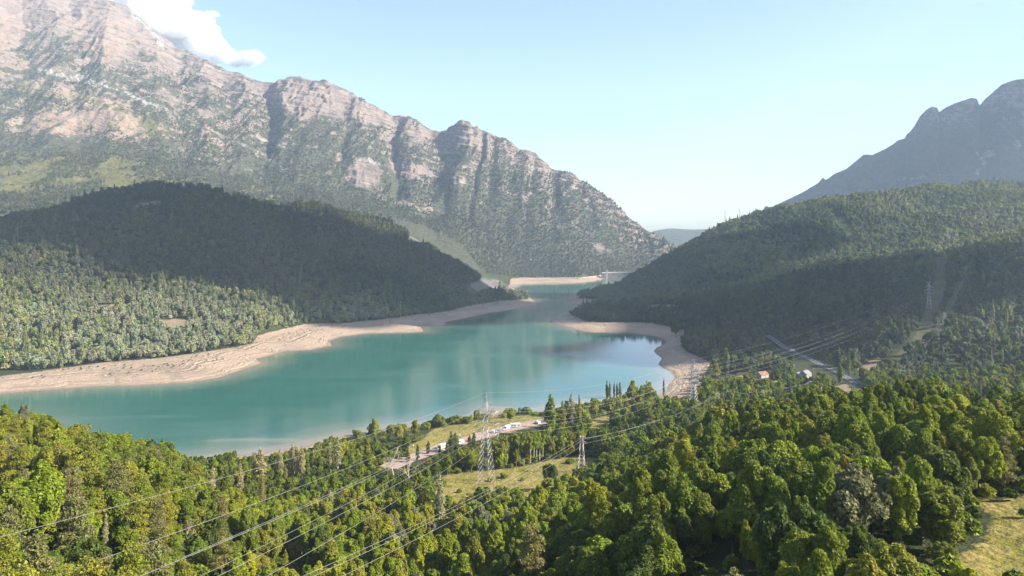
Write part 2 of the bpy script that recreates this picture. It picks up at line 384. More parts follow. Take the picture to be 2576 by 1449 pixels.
def mat_mountain():
    t = NT("mountain_side")
    big = t.noise(.0045, 6, .62); mid = t.noise(.022, 6, .65); fin = t.noise(.10, 4, .65)
    strk = t.noise(.02, 5, .65, stretch=(1, .22, .22))
    z = t.n("ShaderNodeSeparateXYZ"); t.set(z.inputs[0], t.pos())
    zz = t.math('ADD', t.math('ADD', z.outputs[2], t.math('MULTIPLY', z.outputs[0], .22)), t.math('MULTIPLY', mid, 30.0))
    strata = t.n("ShaderNodeTexNoise", noise_dimensions='1D'); t.set(strata.inputs["W"], zz); strata.inputs["Scale"].default_value = .075; strata.inputs["Detail"].default_value = 5; strata.inputs["Roughness"].default_value = .7
    rock = t.ramp(strata.outputs["Fac"], (.3, (0.120, 0.094, 0.083)), (.45, (0.207, 0.154, 0.128)), (.58, (0.245, 0.200, 0.170)), (.72, (0.159, 0.133, 0.116)))
    rock = t.mix(t.map(strk, .48, .68, 0, .7), rock, (0.101, 0.093, 0.085))
    pale = t.ramp(fin, (.3, (0.174, 0.165, 0.152)), (.6, (0.299, 0.289, 0.270)))
    scree = t.ramp(strk, (.3, (0.197, 0.145, 0.108)), (.6, (0.279, 0.211, 0.157)))
    turf = t.ramp(mid, (.3, (.06, .066, .024)), (.55, (.115, .112, .042)), (.75, (.18, .155, .07)))
    wood = t.ramp(fin, (.3, (.04, .046, .026)), (.7, (.08, .082, .05)))
    e = t.math('ADD', t.math('MULTIPLY', t.math('SUBTRACT', mid, .5), 1.5), t.math('MULTIPLY', t.math('SUBTRACT', fin, .5), .8))
    e2 = t.math('ADD', e, t.math('MULTIPLY', t.math('SUBTRACT', strk, .5), 1.0))
    def m(name, ee=e): return t.map(t.math('ADD', t.attr(name), ee), .42, .58)
    c = t.mix(m("turf"), wood, turf); c = t.mix(m("scree", e2), c, scree); c = t.mix(m("rock", e2), c, rock); c = t.mix(m("pale"), c, pale); c = t.mix(m("beach"), c, (.33, .27, .21))
    nb = t.bump(t.math('ADD', t.math('MULTIPLY', mid, 3.0), t.math('ADD', fin, t.math('MULTIPLY', strata.outputs["Fac"], 2.0))), 7.0, .9)
    return t.done(t.bsdf(c, .92, .12, 0, nb))
def mat_water():
    t = NT("lake_water")
    sh = t.attr("shallow"); n = t.noise(.006, 5, .6, stretch=(1, .45, 1)); n2 = t.noise(.03, 4, .6, stretch=(1, .3, 1))
    deep = t.ramp(n, (.3, (.017, .080, .064)), (.5, (.024, .098, .077)), (.7, (.034, .116, .090)))
    c = t.mix(t.map(t.math('ADD', sh, t.math('MULTIPLY', t.math('SUBTRACT', n2, .5), .5)), .3, 1.0, 0, .75), deep, (0.133, 0.151, 0.119))
    c = t.mix(t.map(sh, .86, 1.0, 0, .85), c, (0.194, 0.169, 0.130))
    c = t.mix(t.attr("bar"), c, (0.187, 0.184, 0.144))
    h = t.math('ADD', t.noise(.35, 3, .6, stretch=(1, 2.0, 1)), t.math('MULTIPLY', t.noise(.05, 3, .6), 2.0))
    lane = t.noise(.011, 5, .6, stretch=(.35, 1.5, 1), dist=.6)
    rough = t.ramp(lane, (.45, (.02,) * 3), (.68, (.17,) * 3)); c = t.mix(t.map(lane, .45, .72, 0, .3), c, (.05, .12, .11))
    return t.done(t.bsdf(c, rough, .30, 0, t.bump(h, .2, .15)))
def mat_leaf(name, inst):
    t = NT(name)
    r = t.n("ShaderNodeNewGeometry").outputs["Random Per Island"]
    if inst: col = t.attr("tint", 'INSTANCER', "Color")
    else: col = t.n("ShaderNodeObjectInfo").outputs["Color"]
    v = t.math('ADD', t.math('MULTIPLY', r, .75), .62)
    hs = t.n("ShaderNodeHueSaturation"); t.set(hs.inputs["Color"], col); t.set(hs.inputs["Value"], v)
    t.set(hs.inputs["Hue"], t.map(r, 0, 1, .488, .508))
    c = hs.outputs[0]
    b = t.bsdf(c, .55, .22); tr = t.n("ShaderNodeBsdfTranslucent"); t.set(tr.inputs[0], t.mix(.5, c, (.10, .12, .01), 'ADD'))
    mx = t.n("ShaderNodeMixShader"); mx.inputs[0].default_value = .30; t.t.links.new(b, mx.inputs[1]); t.t.links.new(tr.outputs[0], mx.inputs[2])
    return t.done(mx.outputs[0])
M_LEAF = mat_leaf("foliage", False); M_LEAFI = mat_leaf("woodland_foliage", True)
M_BARK = flat_mat("bark", (.13, .10, .07), .9, .1, 0, .4, 3)
M_PALEBARK = flat_mat("pale_bark", (.42, .38, .33), .85, .15, 0, .25, 3)
M_DEAD = flat_mat("dead_wood", (.40, .34, .29), .85, .15, 0, .25, 2)
M_STEEL = flat_mat("galvanised_steel", (.29, .29, .28), .45, .5, .35, .12, .6)
M_CABLE = flat_mat("aluminium_cable", (.25, .24, .215), .55, .4, .2, .08, .2)
M_GLASSINS = flat_mat("insulator_glass", (.45, .48, .48), .2, .6, 0, .05, 1)
M_ASPHALT = flat_mat("asphalt", (.07, .068, .067), .9, .2, 0, .2, .5)
M_GRAVELLOT = flat_mat("pinkish_gravel", (.27, .205, .175), .95, .1, 0, .15, .3)
M_WHITE = flat_mat("white_paint", (.55, .55, .54), .35, .5, 0, .03, .5)
M_LINE = flat_mat("road_paint", (.75, .74, .70), .7, .3, 0, .1, 1)
M_GLASS = flat_mat("dark_glass", (.03, .035, .04), .08, .6, 0, .1, 1)
M_TYRE = flat_mat("tyre_rubber", (.03, .03, .03), .9, .2, 0, .1, 2)
M_RED = flat_mat("red_paint", (.32, .03, .03), .3, .5, 0, .08, 1)
M_DARKCAR = flat_mat("dark_grey_paint", (.06, .065, .075), .3, .5, 0, .08, 1)
M_STONE = flat_mat("stone_wall", (.33, .30, .265), .9, .15, 0, .25, 1.2)
M_RENDER = flat_mat("pale_render", (.42, .385, .33), .9, .15, 0, .08, .5)
M_SLATE = flat_mat("grey_slates", (.17, .17, .175), .7, .3, 0, .15, 1.4)
M_RUST = flat_mat("rusty_tiles", (.20, .12, .085), .85, .15, 0, .35, .6)
M_WOOD = flat_mat("brown_wood", (.16, .10, .06), .8, .2, 0, .2, 1)
M_CONC = flat_mat("dam_concrete", (.075, .074, .072), .9, .15, 0, .18, .08)
M_CONCW = flat_mat("pale_concrete", (.30, .29, .275), .85, .2, 0, .06, .1)
_t = NT("cloud_white"); _d = _t.n("ShaderNodeBsdfDiffuse"); _d.inputs[0].default_value = (.97, .97, .98, 1); _r = _t.n("ShaderNodeBsdfTranslucent"); _r.inputs[0].default_value = (.97, .97, .98, 1)
_x = _t.n("ShaderNodeMixShader"); _x.inputs[0].default_value = .5; _t.t.links.new(_d.outputs[0], _x.inputs[1]); _t.t.links.new(_r.outputs[0], _x.inputs[2]); M_CLOUD = _t.done(_x.outputs[0])

# ------------------------------------------------------------------ terrain meshes
def fan(name, pxs, Ys, zf, mat, attrs=None, kind="structure"):
    PX, YY = np.meshgrid(pxs, Ys); X = (PX - CX) / F * YY
    Z, A = zf(PX, X, YY)
    n, m = PX.shape
    idx = np.arange(n * m).reshape(n, m)
    q = np.stack([idx[:-1, :-1], idx[:-1, 1:], idx[1:, 1:], idx[1:, :-1]], -1).reshape(-1, 4)
    o = mesh_np(name, np.stack([X, YY, Z], -1).reshape(-1, 3), q, mat, smooth=True)
    for k, v in A.items(): attr(o, k, v.ravel())
    o["kind"] = kind
    return o
def pmask(px, py, polys, soft):
    r = np.zeros(px.shape)
    for p in polys:
        P = np.asarray(p, float); m = (px > P[:, 0].min() - soft * 2) & (px < P[:, 0].max() + soft * 2) & (py > P[:, 1].min() - soft * 2) & (py < P[:, 1].max() + soft * 2)
        if m.any(): r[m] = np.maximum(r[m], np.clip(.5 + poly_sd(px[m], py[m], P) / soft, 0, 1))
    return r
L1ROCK = [[(1030, 585), (1060, 590), (1075, 615), (1050, 620), (1025, 605)], [(1110, 580), (1140, 578), (1130, 600), (1095, 605)], [(1150, 585), (1200, 600), (1225, 650), (1195, 640), (1165, 615)],
          [(1170, 720), (1220, 700), (1290, 718), (1300, 732), (1230, 730), (1180, 735)], [(340, 515), (400, 505), (410, 512), (350, 525)], [(420, 455), (520, 455), (540, 470), (430, 470)]]
L1GRASS = [[(310, 520), (400, 503), (415, 512), (340, 528)], [(400, 462), (470, 455), (530, 466), (430, 472)], [(880, 518), (940, 516), (950, 524), (890, 527)]]
def valley(PX, X, Y):
    d = lake_d(X, Y)
    Z = ground(X, Y, d); py = topy(Y, Z)
    near = (np.abs(d) < 420)
    A = {"beach": np.where(near & (d < 300), pmask(PX, py, BEACH, 7), 0), "grass": np.maximum(pmask(PX, py, GRASS[:1] + GRASS[2:], 16), pmask(PX, py, GRASS[1:2], 70)) * (Y < 1000), "dirt": pmask(PX, py, DIRT, 6)}
    A["beach"] = np.maximum(A["beach"], sstep(14, 4, d))
    A["heath"] = pmask(PX, py, CUT, 12)
    A["grass"] = np.maximum(A["grass"], pmask(PX, py, L1GRASS, 6) * .8)
    A["rock"] = pmask(PX + fbm(X / 25, Y / 25, 3, 301) * 14, py + fbm(X / 25, Y / 25, 3, 302) * 10, L1ROCK, 16) * (Y > 1000) * .8
    return Z, A
pxs = np.concatenate([np.linspace(-1500, -160, 60), np.arange(-150, 2730, 4.0), np.linspace(2740, 4500, 70)])
Ys = np.concatenate([np.linspace(6, 58, 14), np.exp(np.linspace(math.log(60), math.log(3000), 520))])
tag(fan("valley_ground", pxs, Ys, valley, mat_ground()), "dry grass, sand and wooded ground around the lake", "ground")

# the far range on the left
MA = [(-500, 1700), (0, 1720), (400, 1760), (800, 1880), (1000, 2100), (1290, 2570), (1460, 2610), (1520, 2830), (1800, 2900)]
MAZ = [(-500, 210), (400, 200), (800, 150), (1000, 60), (1200, 12), (1520, 9), (1600, 14), (1900, 14)]
MB_ = [(-500, 395), (0, 372), (200, 362), (350, 368), (500, 425), (700, 470), (900, 490), (1100, 520), (1300, 555), (1400, 575), (1500, 605), (1600, 650), (1700, 680)]
MBY = [(-500, 2700), (400, 2750), (800, 2850), (1200, 3000), (1500, 3080), (1700, 3050)]
MC = [(-500, -160), (-100, -110), (60, -60), (200, -28), (260, -2), (300, 8), (330, 22), (365, 52), (400, 88), (420, 96), (440, 117), (470, 126), (500, 141), (540, 158), (580, 176), (612, 186), (640, 196), (665, 203), (690, 206), (705, 199), (722, 195), (760, 196), (800, 201), (840, 210), (870, 225), (895, 240), (920, 256), (950, 270), (985, 288), (1005, 288), (1030, 291), (1045, 303), (1062, 309), (1085, 322), (1105, 334), (1122, 325), (1140, 316), (1150, 308), (1165, 303), (1180, 308), (1188, 317), (1200, 316), (1208, 322),
      (1222, 330), (1245, 340), (1270, 351), (1290, 364), (1310, 376), (1330, 377), (1345, 385), (1368, 404), (1390, 423), (1405, 428), (1420, 429), (1440, 432), (1460, 446), (1480, 462), (1520, 491), (1550, 515), (1580, 541), (1610, 563), (1640, 586), (1680, 612), (1720, 640), (1900, 700)]
MCY = [(-500, 4150), (200, 4100), (700, 3850), (1165, 3550), (1500, 3350), (1900, 3200)]
RAV = [(-500, 1), (-380, 0), (-250, 1), (-120, .1), (-30, 1), (60, .15), (130, .9), (190, .1), (260, 1), (330, .2), (390, .9), (450, .15), (510, .9), (560, .2), (610, .8), (668, 0), (700, .9), (760, 1), (830, .75), (850, .45), (900, 1), (955, .75), (990, .1), (1025, .8), (1045, .9), (1098, 0), (1130, .35), (1165, 1), (1196, .75), (1206, .3), (1222, .8), (1245, .35), (1275, .9), (1300, .35), (1325, .85), (1342, .2), (1365, .8), (1400, .3), (1430, .9), (1480, .5), (1530, .9), (1600, .6), (1700, 1), (1900, 1)]
ROCKP = [[(672, 245), (692, 208), (722, 196), (760, 196), (870, 225), (925, 256), (990, 290), (985, 318), (905, 318), (880, 300), (838, 312), (800, 292), (760, 300), (722, 275), (680, 268)],
         [(868, 450), (905, 402), (935, 400), (968, 432), (962, 472), (905, 476), (880, 466)], [(975, 410), (1060, 424), (1092, 438), (1085, 452), (1030, 448), (980, 440)], [(1128, 432), (1172, 438), (1180, 466), (1140, 462)],
         [(1030, 348), (1062, 309), (1106, 336), (1065, 345), (1040, 362), (1028, 370)], [(1142, 335), (1165, 302), (1188, 315), (1195, 345), (1200, 375), (1185, 372), (1150, 366), (1138, 352)], [(1210, 325), (1225, 332), (1222, 370), (1210, 380)],
         [(1310, 376), (1345, 385), (1385, 420), (1370, 425), (1330, 400)], [(1485, 618), (1510, 612), (1535, 632), (1500, 640)], [(480, 245), (510, 262), (548, 292), (535, 300), (500, 275)], [(530, 268), (552, 285), (545, 295)],
         [(1020, 320), (1000, 300), (985, 292), (1010, 288), (1035, 296)], [(590, 205), (640, 200), (600, 240), (575, 235)]]
SCREEP = [[(-600, -300), (240, -40), (330, 25), (440, 118), (580, 176), (650, 205), (560, 200), (470, 165), (430, 190), (360, 130), (330, 150), (300, 190), (210, 150), (150, 60), (100, 40), (60, 130), (0, 170), (-600, 180)],
          [(-600, 150), (0, 130), (110, 128), (140, 150), (60, 190), (0, 195), (-600, 220)], [(10, 220), (100, 200), (240, 225), (330, 250), (340, 262), (230, 240), (60, 225)],
          [(0, 300), (60, 285), (130, 270), (200, 265), (290, 250), (370, 300), (365, 345), (250, 352), (150, 352), (40, 330)], [(100, 210), (180, 216), (330, 262), (300, 290), (190, 262), (120, 240)],
          [(935, 482), (1000, 486), (1100, 522), (1060, 528), (960, 502)], [(170, 300), (250, 330), (240, 352), (120, 350), (60, 320)]]
PALEP = [[(300, -6), (330, 20), (400, 86), (445, 116), (425, 126), (385, 100), (330, 50)], [(95, 172), (200, 182), (310, 220), (400, 256), (450, 290), (440, 296), (370, 268), (280, 228), (180, 200), (100, 188)],
         [(440, 280), (520, 320), (600, 358), (680, 396), (722, 420), (715, 428), (640, 390), (560, 350), (450, 300)], [(640, 340), (725, 358), (720, 368), (650, 352)], [(1480, 520), (1530, 550), (1525, 556), (1475, 530)],
         [(905, 402), (935, 400), (965, 430), (940, 420)], [(1135, 440), (1170, 442), (1176, 462), (1150, 458)]]
TURFP = [[(-600, 372), (0, 378), (200, 384), (330, 400), (420, 428), (480, 452), (400, 490), (250, 500), (0, 500), (-600, 520)], [(40, 195), (200, 230), (330, 265), (420, 330), (380, 350), (220, 260), (60, 245)], [(640, 470), (720, 490), (800, 500), (700, 512), (600, 480)]]
def mtn_z(PX, X, Y):
    ya, yb, yc = lin(PX, MA), lin(PX, MBY), lin(PX, MCY); za = lin(PX, MAZ)
    zb = CAM - (lin(PX, MB_) - HZ) / F * yb; zc = CAM - (lin(PX, MC) - HZ) / F * yc
    t1 = np.clip((Y - ya) / (yb - ya), 0, 1); t2 = np.clip((Y - yb) / (yc - yb), 0, 1)
    z = np.where(Y < ya, za - (ya - Y) * .35, np.where(Y < yb, za + (zb - za) * (t1 * .75 + .25 * t1 * t1), np.where(Y < yc, zb + (zc - zb) * t2, zc - (Y - yc) * .7)))
    w1 = fbm(X / 260, Y / 260, 3, 41) * 26
    pr = PX + w1 + (1 - t2) * (-26) * sstep(1250, 1000, PX) + (1 - t2) * (1 - t2) * 20
    rib = lin(pr, RAV) - .55
    env = np.where(Y < yb, t1 ** 2 * .55, .55 + .75 * np.sin(np.clip(t2 * 1.25, 0, 1) * math.pi * .62)) * np.where(Y <= yc, 1 - sstep(.93, 1.0, t2) * .85, .15)
    z = z + rib * 54 * env * (1 - .45 * sstep(1180, 1330, PX)) + (ridged(X / 105 + w1 / 30, Y / 420, 3, 57) - .6) * 30 * env * (1 - .6 * sstep(1000, 1300, PX))
    hi = sstep(.3, 1.0, t1)
    z = z + (ridged(X / 150 + w1 / 60, Y / 330, 4, 51) - .5) * 42 * hi * np.where(Y < yc, 1 - sstep(.9, 1, t2) * .8, .2)
    z = z + fbm(X / 420, Y / 420, 3, 71) * 34 * (t1 * (1 - t1) * 4 * .9 + .25 * (t2 > 0) * (1 - t2)) + fbm(X / 40, Y / 40, 4, 61) * 8 * hi + fbm(X / 15, Y / 15, 3, 63) * 3.0 * hi
    # stepped cliffs
    k = 34.; f = np.mod(z + X * .2 + fbm(X / 90, Y / 90, 3, 81) * 14, k) / k
    z = z + (sstep(.25, .75, f) - f) * k * np.maximum(.62 * pmask(PX, topy(Y, z), ROCKP, 24), .42 * sstep(.3, .65, t2) * (.5 + .5 * (fbm(X / 300, Y / 300, 2, 83) > -.1)))
    z = np.where(Y < ya, np.minimum(z, za - (ya - Y) * .3), z)
    return z
def mountain(PX, X, Y):
    Z = mtn_z(PX, X, Y); py = topy(Y, Z)
    wx = fbm(X / 120, Y / 200, 3, 91) * 16; wy = fbm(X / 120, Y / 200, 3, 92) * 12
    A = {"rock": pmask(PX + wx, py + wy, ROCKP, 30) * .9, "scree": pmask(PX + wx, py + wy, SCREEP, 90) * .80, "pale": pmask(PX + wx * .8, py + wy * .8, PALEP, 26) * .60, "turf": pmask(PX + wx, py + wy, TURFP, 40) * .95}
    A["beach"] = (Y < lin(PX, MA) + 4) * (PX > 1250) * 1.0
    gy = np.gradient(Z, axis=0) / np.maximum(np.gradient(Y, axis=0), 1); gx = np.gradient(Z, axis=1) / np.maximum(np.gradient(X, axis=1), .1)
    st = np.sqrt(gx * gx + gy * gy)
    A["rock"] = np.maximum(A["rock"], sstep(1.7, 2.6, st) * .55 * (Y > lin(PX, MBY)))
    A["scree"] = np.maximum(A["scree"], sstep(900, 1250, Z) * .6)
    A["scree"] = np.maximum(A["scree"], (.40 + .12 * fbm(X / 300, Y / 400, 3, 97)) * sstep(.02, .5, (Y - lin(PX, MBY)) / 800 + .25 * (PX < 600)) * sstep(1500, 500, PX))
    tt_ = np.clip((Y - lin(PX, MBY)) / (lin(PX, MCY) - lin(PX, MBY)), 0, 1)
    A["rock"] = np.maximum(A["rock"], (Y > lin(PX, MBY)) * (.27 + .24 * sstep(.45, .95, tt_)) + .22 * sstep(1.0, 1.5, st) * (tt_ > .25))
    return Z, A
def warpY(n, lo, hi): return np.linspace(lo, hi, n)
mp = np.arange(-420, 1940, 2.6); tt = np.linspace(0, 1, 500)
def fan_t(name, pxs, tt, y0, y1, zf, mat):
    PX, T = np.meshgrid(pxs, tt); Y = lin(PX, y0) + (lin(PX, y1) - lin(PX, y0)) * T; X = (PX - CX) / F * Y
    Z, A = zf(PX, X, Y); n, m = PX.shape; idx = np.arange(n * m).reshape(n, m)
    q = np.stack([idx[:-1, :-1], idx[:-1, 1:], idx[1:, 1:], idx[1:, :-1]], -1).reshape(-1, 4)
    o = mesh_np(name, np.stack([X, Y, Z], -1).reshape(-1, 3), q, mat, smooth=True)
    for k, v in A.items(): attr(o, k, v.ravel())
    o["kind"] = "structure"; return o
M_MTN = mat_mountain()
tag(fan_t("mountain_range", mp, tt, [(p, y - 90) for p, y in MA], [(p, y + 400) for p, y in MCY], mountain, M_MTN), "long rocky mountain range with pink cliffs left of the lake", "mountain")
# hazy mountain on the right
FC = [(1900, 540), (1980, 501), (2030, 476), (2085, 448), (2100, 436), (2130, 424), (2160, 400), (2172, 389), (2182, 388), (2196, 390), (2230, 372), (2262, 352), (2275, 350), (2300, 318), (2315, 292), (2330, 276), (2345, 268), (2358, 271), (2362, 283), (2372, 275), (2400, 260), (2445, 246), (2458, 249), (2464, 266), (2480, 248), (2520, 212), (2545, 202), (2576, 198), (2660, 150), (2800, 120), (3000, 130), (3300, 60)]
def far_mtn(PX, X, Y):
    y0 = np.full(PX.shape, 3500.); yc = np.full(PX.shape, 4700.)
    zc = CAM - (lin(PX, FC) - HZ) / F * yc; t = np.clip((Y - y0) / (yc - y0), 0, 1)
    z = np.where(Y < yc, 60 + (zc - 60) * t ** 1.1, zc - (Y - yc) * .6)
    e = np.where(Y < yc, t * (1 - sstep(.94, 1, t) * .9), .1)
    z = z + (ridged(X / 300, Y / 500, 5, 111, .6) - .5) * 130 * e + fbm(X / 60, Y / 60, 4, 113) * 14 * e
    py = topy(Y, z)
    A = {"rock": sstep(350, 250, py + fbm(X / 200, Y / 200, 3, 117) * 60) * .52, "scree": .6 * pmask(PX, py, [[(2450, 380), (2500, 370), (2505, 390), (2480, 420), (2460, 450), (2440, 445), (2465, 410)], [(2540, 350), (2576, 345), (2570, 380), (2545, 375)], [(2240, 450), (2400, 430), (2380, 445), (2260, 460)]], 14) * .8,
         "pale": z * 0, "turf": z * 0, "beach": z * 0}
    return z, A
tag(fan_t("far_mountain", np.arange(1880, 3300, 2.6), np.linspace(0, 1, 300), [(0, 3500), (4000, 3500)], [(0, 5000), (4000, 5000)], far_mtn, M_MTN), "hazy blue mountain with rounded notched crest on the right", "mountain")
def dist_hills(PX, X, Y):
    t = (Y - 5700) / 1400
    z = -20 + 285 * np.sin(np.clip(t, 0, 1) * math.pi) * (.75 + .35 * fbm(X / 700, Y / 900, 3, 131)) * (.75 + .25 * sstep(1590, 1680, PX))
    o = np.zeros(z.shape); return z, {"rock": o, "scree": o, "pale": o, "turf": o, "beach": o}
tag(fan("distant_hills", np.arange(1450, 2000, 8.0), np.linspace(5700, 7100, 60), dist_hills, M_MTN), "pale blue hills far beyond the valley mouth", "hills")
o = mesh_np("valley_plain", [(-9000, 2400, -19), (9000, 2400, -19), (9000, 7250, -19), (-9000, 7250, -19)], np.array([(0, 1, 2, 3)]), flat_mat("far_fields", (.10, .11, .05), .9, .1, 0, .3, .002)); o["kind"] = "structure"; tag(o, "low ground far beyond the dam", "ground")
o = mesh_np("ground_apron", [(-9000, -1400, -18.5), (9000, -1400, -18.5), (9000, 2399, -18.5), (-9000, 2399, -18.5)], np.array([(0, 1, 2, 3)]), bpy.data.materials["far_fields"]); o["kind"] = "structure"; tag(o, "low ground below the slopes around the lake", "ground")

# the lake
def lake_grid(PX, X, Y):
    d = -lake_d(X, Y); py = topy(Y, 0)
    sh = sstep(75, 0, d)
    bar = np.exp(-((py - (1106 + ((PX - 640) / 260) ** 2 * 14)) / 4.5) ** 2) * sstep(470, 560, PX) * sstep(900, 700, PX) * .55
    bar = np.maximum(bar, sstep(60, 10, np.hypot(PX - 1560, (py - 990) * 3.2)) * .5)
    bar = np.maximum(bar, sstep(-500, -100, -PX) * 0 + sstep(420, 0, PX) * sstep(995, 1050, py) * sstep(1180, 1060, py) * .35)
    return np.zeros(PX.shape), {"shallow": sh, "bar": np.clip(bar, 0, 1)}
lk = fan("lake", np.arange(-1500, 1760, 8.0), np.exp(np.linspace(math.log(330), math.log(2900), 330)), lake_grid, mat_water())
tag(lk, "calm turquoise reservoir between wooded hills", "lake")

# clouds: one bank behind the left ridge, one beyond the frame shading the left hill, two added unseen to shade the right
def cloud(name, puffs, label, seed, sub=4, lump=.22, vox=30., veil=0):
    import bmesh
    rng = np.random.default_rng(seed); bm = bmesh.new(); bmesh.ops.create_icosphere(bm, subdivisions=sub, radius=1)
    sv = np.array([v.co[:] for v in bm.verts]); sf = np.array([[v.index for v in f.verts] for f in bm.faces]); bm.free()
    V = []; Fc = []; n = 0
    for (x, y, z, rx, ry, rz) in puffs:
        s = rng.uniform(0, 99, 2)
        k = 1 + lump * (fbm(sv[:, 0] * 2 + s[0] + sv[:, 2] * 1.3, sv[:, 1] * 2 + s[1] - sv[:, 2] * 1.1, 5, seed))[:, None] * 1.6
        V.append(sv * k * np.array([rx, ry, rz]) + np.array([x, y, z])); Fc.append(sf + n); n += len(sv)
    V = np.concatenate(V); Fc = np.concatenate(Fc)
    o = mesh_np(name, V, Fc, M_CLOUD, smooth=True); tag(o, label, "cloud")
    rm = o.modifiers.new("merge", 'REMESH'); rm.mode = 'VOXEL'; rm.voxel_size = vox; rm.use_smooth_shade = True
    if veil:
        Vv = []
        for k, (x, y, z, rx, ry, rz) in enumerate(puffs):
            b = V[k * len(sv):(k + 1) * len(sv)] - np.array([x, y, z]); Vv.append(b * veil + np.array([x, y, z]))
        w = mesh_np("cloud_veil", np.concatenate(Vv), Fc, M_VEIL, smooth=True, parent=o)
        rm = w.modifiers.new("merge", 'REMESH'); rm.mode = 'VOXEL'; rm.voxel_size = vox; rm.use_smooth_shade = True
    return o
M_VEIL = bpy.data.materials.new("cloud_vapour"); M_VEIL.use_nodes = True; M_VEIL.node_tree.nodes.clear()
_vo = M_VEIL.node_tree.nodes.new("ShaderNodeOutputMaterial"); _vp = M_VEIL.node_tree.nodes.new("ShaderNodeVolumePrincipled")
_vp.inputs["Color"].default_value = (1, 1, 1, 1); _vp.inputs["Density"].default_value = .006; M_VEIL.node_tree.links.new(_vp.outputs[0], _vo.inputs["Volume"])
rng = np.random.default_rng(5)
def cl_pt(px, py, Y): return np.array([(px - CX) / F * Y, Y, CAM - (py - HZ) / F * Y])
pf = []
YC = 8600.
spine = [(300, -10, 60), (340, 10, 62), (380, 40, 58), (420, 62, 52), (455, 85, 46), (490, 108, 36), (525, 128, 27), (560, 142, 22), (595, 148, 22), (625, 148, 20), (643, 150, 14), (405, 10, 45), (360, -30, 70), (300, -70, 90)]
for (px, py, r) in spine:
    for k in range(3):
        q = cl_pt(px + rng.normal(0, r * .35), py + rng.normal(0, r * .28), YC + rng.normal(0, 60)); s = r / F * YC * rng.uniform(.45, .78)
        pf.append((*q, s * 1.5, s * .55, s * .85))
cloud("cloud", pf, "white cloud bank spilling from behind the high left ridge", 7, 4, .26, 16., 1.6)
for (px, py, r) in [(430, 12, 17), (415, 5, 14), (445, 20, 9), (470, 28, 7), (534, 33, 9), (522, 36, 6), (500, 72, 5), (492, 55, 4)][:3]: pass
cloud("cloud", [(*cl_pt(420 + a, 10 + b, YC), r / F * YC * 1.3, r / F * YC, r / F * YC * .6) for a, b, r in ((0, 0, 12), (18, 6, 9), (-16, -8, 12), (30, 12, 5))], "small white cloud scrap beside the cloud bank at the top", 8, 3, .35, 6., 1.6)
cloud("cloud", [(*cl_pt(532 + a, 34 + b, YC), r / F * YC * 1.4, r / F * YC, r / F * YC * .6) for a, b, r in ((0, 0, 7), (10, 4, 5), (-9, 3, 4))], "tiny white cloud wisp right of the cloud bank", 9, 3, .35, 4., 1.7)
CH = 2050.
def shade_pt(x, y, z=90): k = (CH - z) / SUNV[2]; return np.array([x, y, z]) + SUNV * k
def shade_cloud(spots, label, seed):
    cloud("cloud", [(*shade_pt(x, y, z), r, ry, 110.) for x, y, z, r, ry in spots], label, seed, 5, .42)
shade_cloud([(-640, 1420, 170, 230, 170), (-420, 1390, 180, 230, 190), (-180, 1440, 170, 240, 190), (40, 1520, 130, 190, 190), (-560, 1250, 110, 170, 70), (-300, 1230, 110, 180, 75), (-60, 1330, 110, 170, 90), (-820, 1430, 150, 200, 150)], "broad white cloud whose shade lies on the left hill", 11)
shade_cloud([(330, 1560, 60, 170, 190), (480, 1300, 60, 150, 200), (560, 1180, 60, 110, 180), (400, 1850, 60, 190, 150), (620, 1350, 90, 110, 150), (330, 1330, 40, 130, 130), (235, 960, 10, 105, 110), (420, 1100, 20, 140, 120)], "broad unseen cloud added to shade the right slope", 12)  # made-up cloud out of view, put there to darken the spur and bank

shade_cloud([(1800 + 420 * i, 4900 - 260 * j, 460 + 130 * (1 - j), 340, 260) for i in range(6) for j in range(5)], "great unseen cloud added far right to shade the hazy mountain", 13)  # made-up cloud out of view, keeps the sun off the far mountain

# the haze that fills the valley
hz = MB().box((0, 2900, 805), (18400, 8800, 1652)).build("haze", bpy.data.materials.new("haze_air"))
hm = bpy.data.materials["haze_air"]; hm.use_nodes = True; hm.node_tree.nodes.clear()
vo = hm.node_tree.nodes.new("ShaderNodeOutputMaterial"); vp = hm.node_tree.nodes.new("ShaderNodeVolumePrincipled")
vp.inputs["Color"].default_value = (.62, .78, 1.0, 1); vp.inputs["Density"].default_value = HAZE_DENSITY; vp.inputs["Anisotropy"].default_value = .1
hm.node_tree.links.new(vp.outputs[0], vo.inputs["Volume"]); tag(hz, "pale haze filling the valley air", "haze", kind="stuff")
#TREES

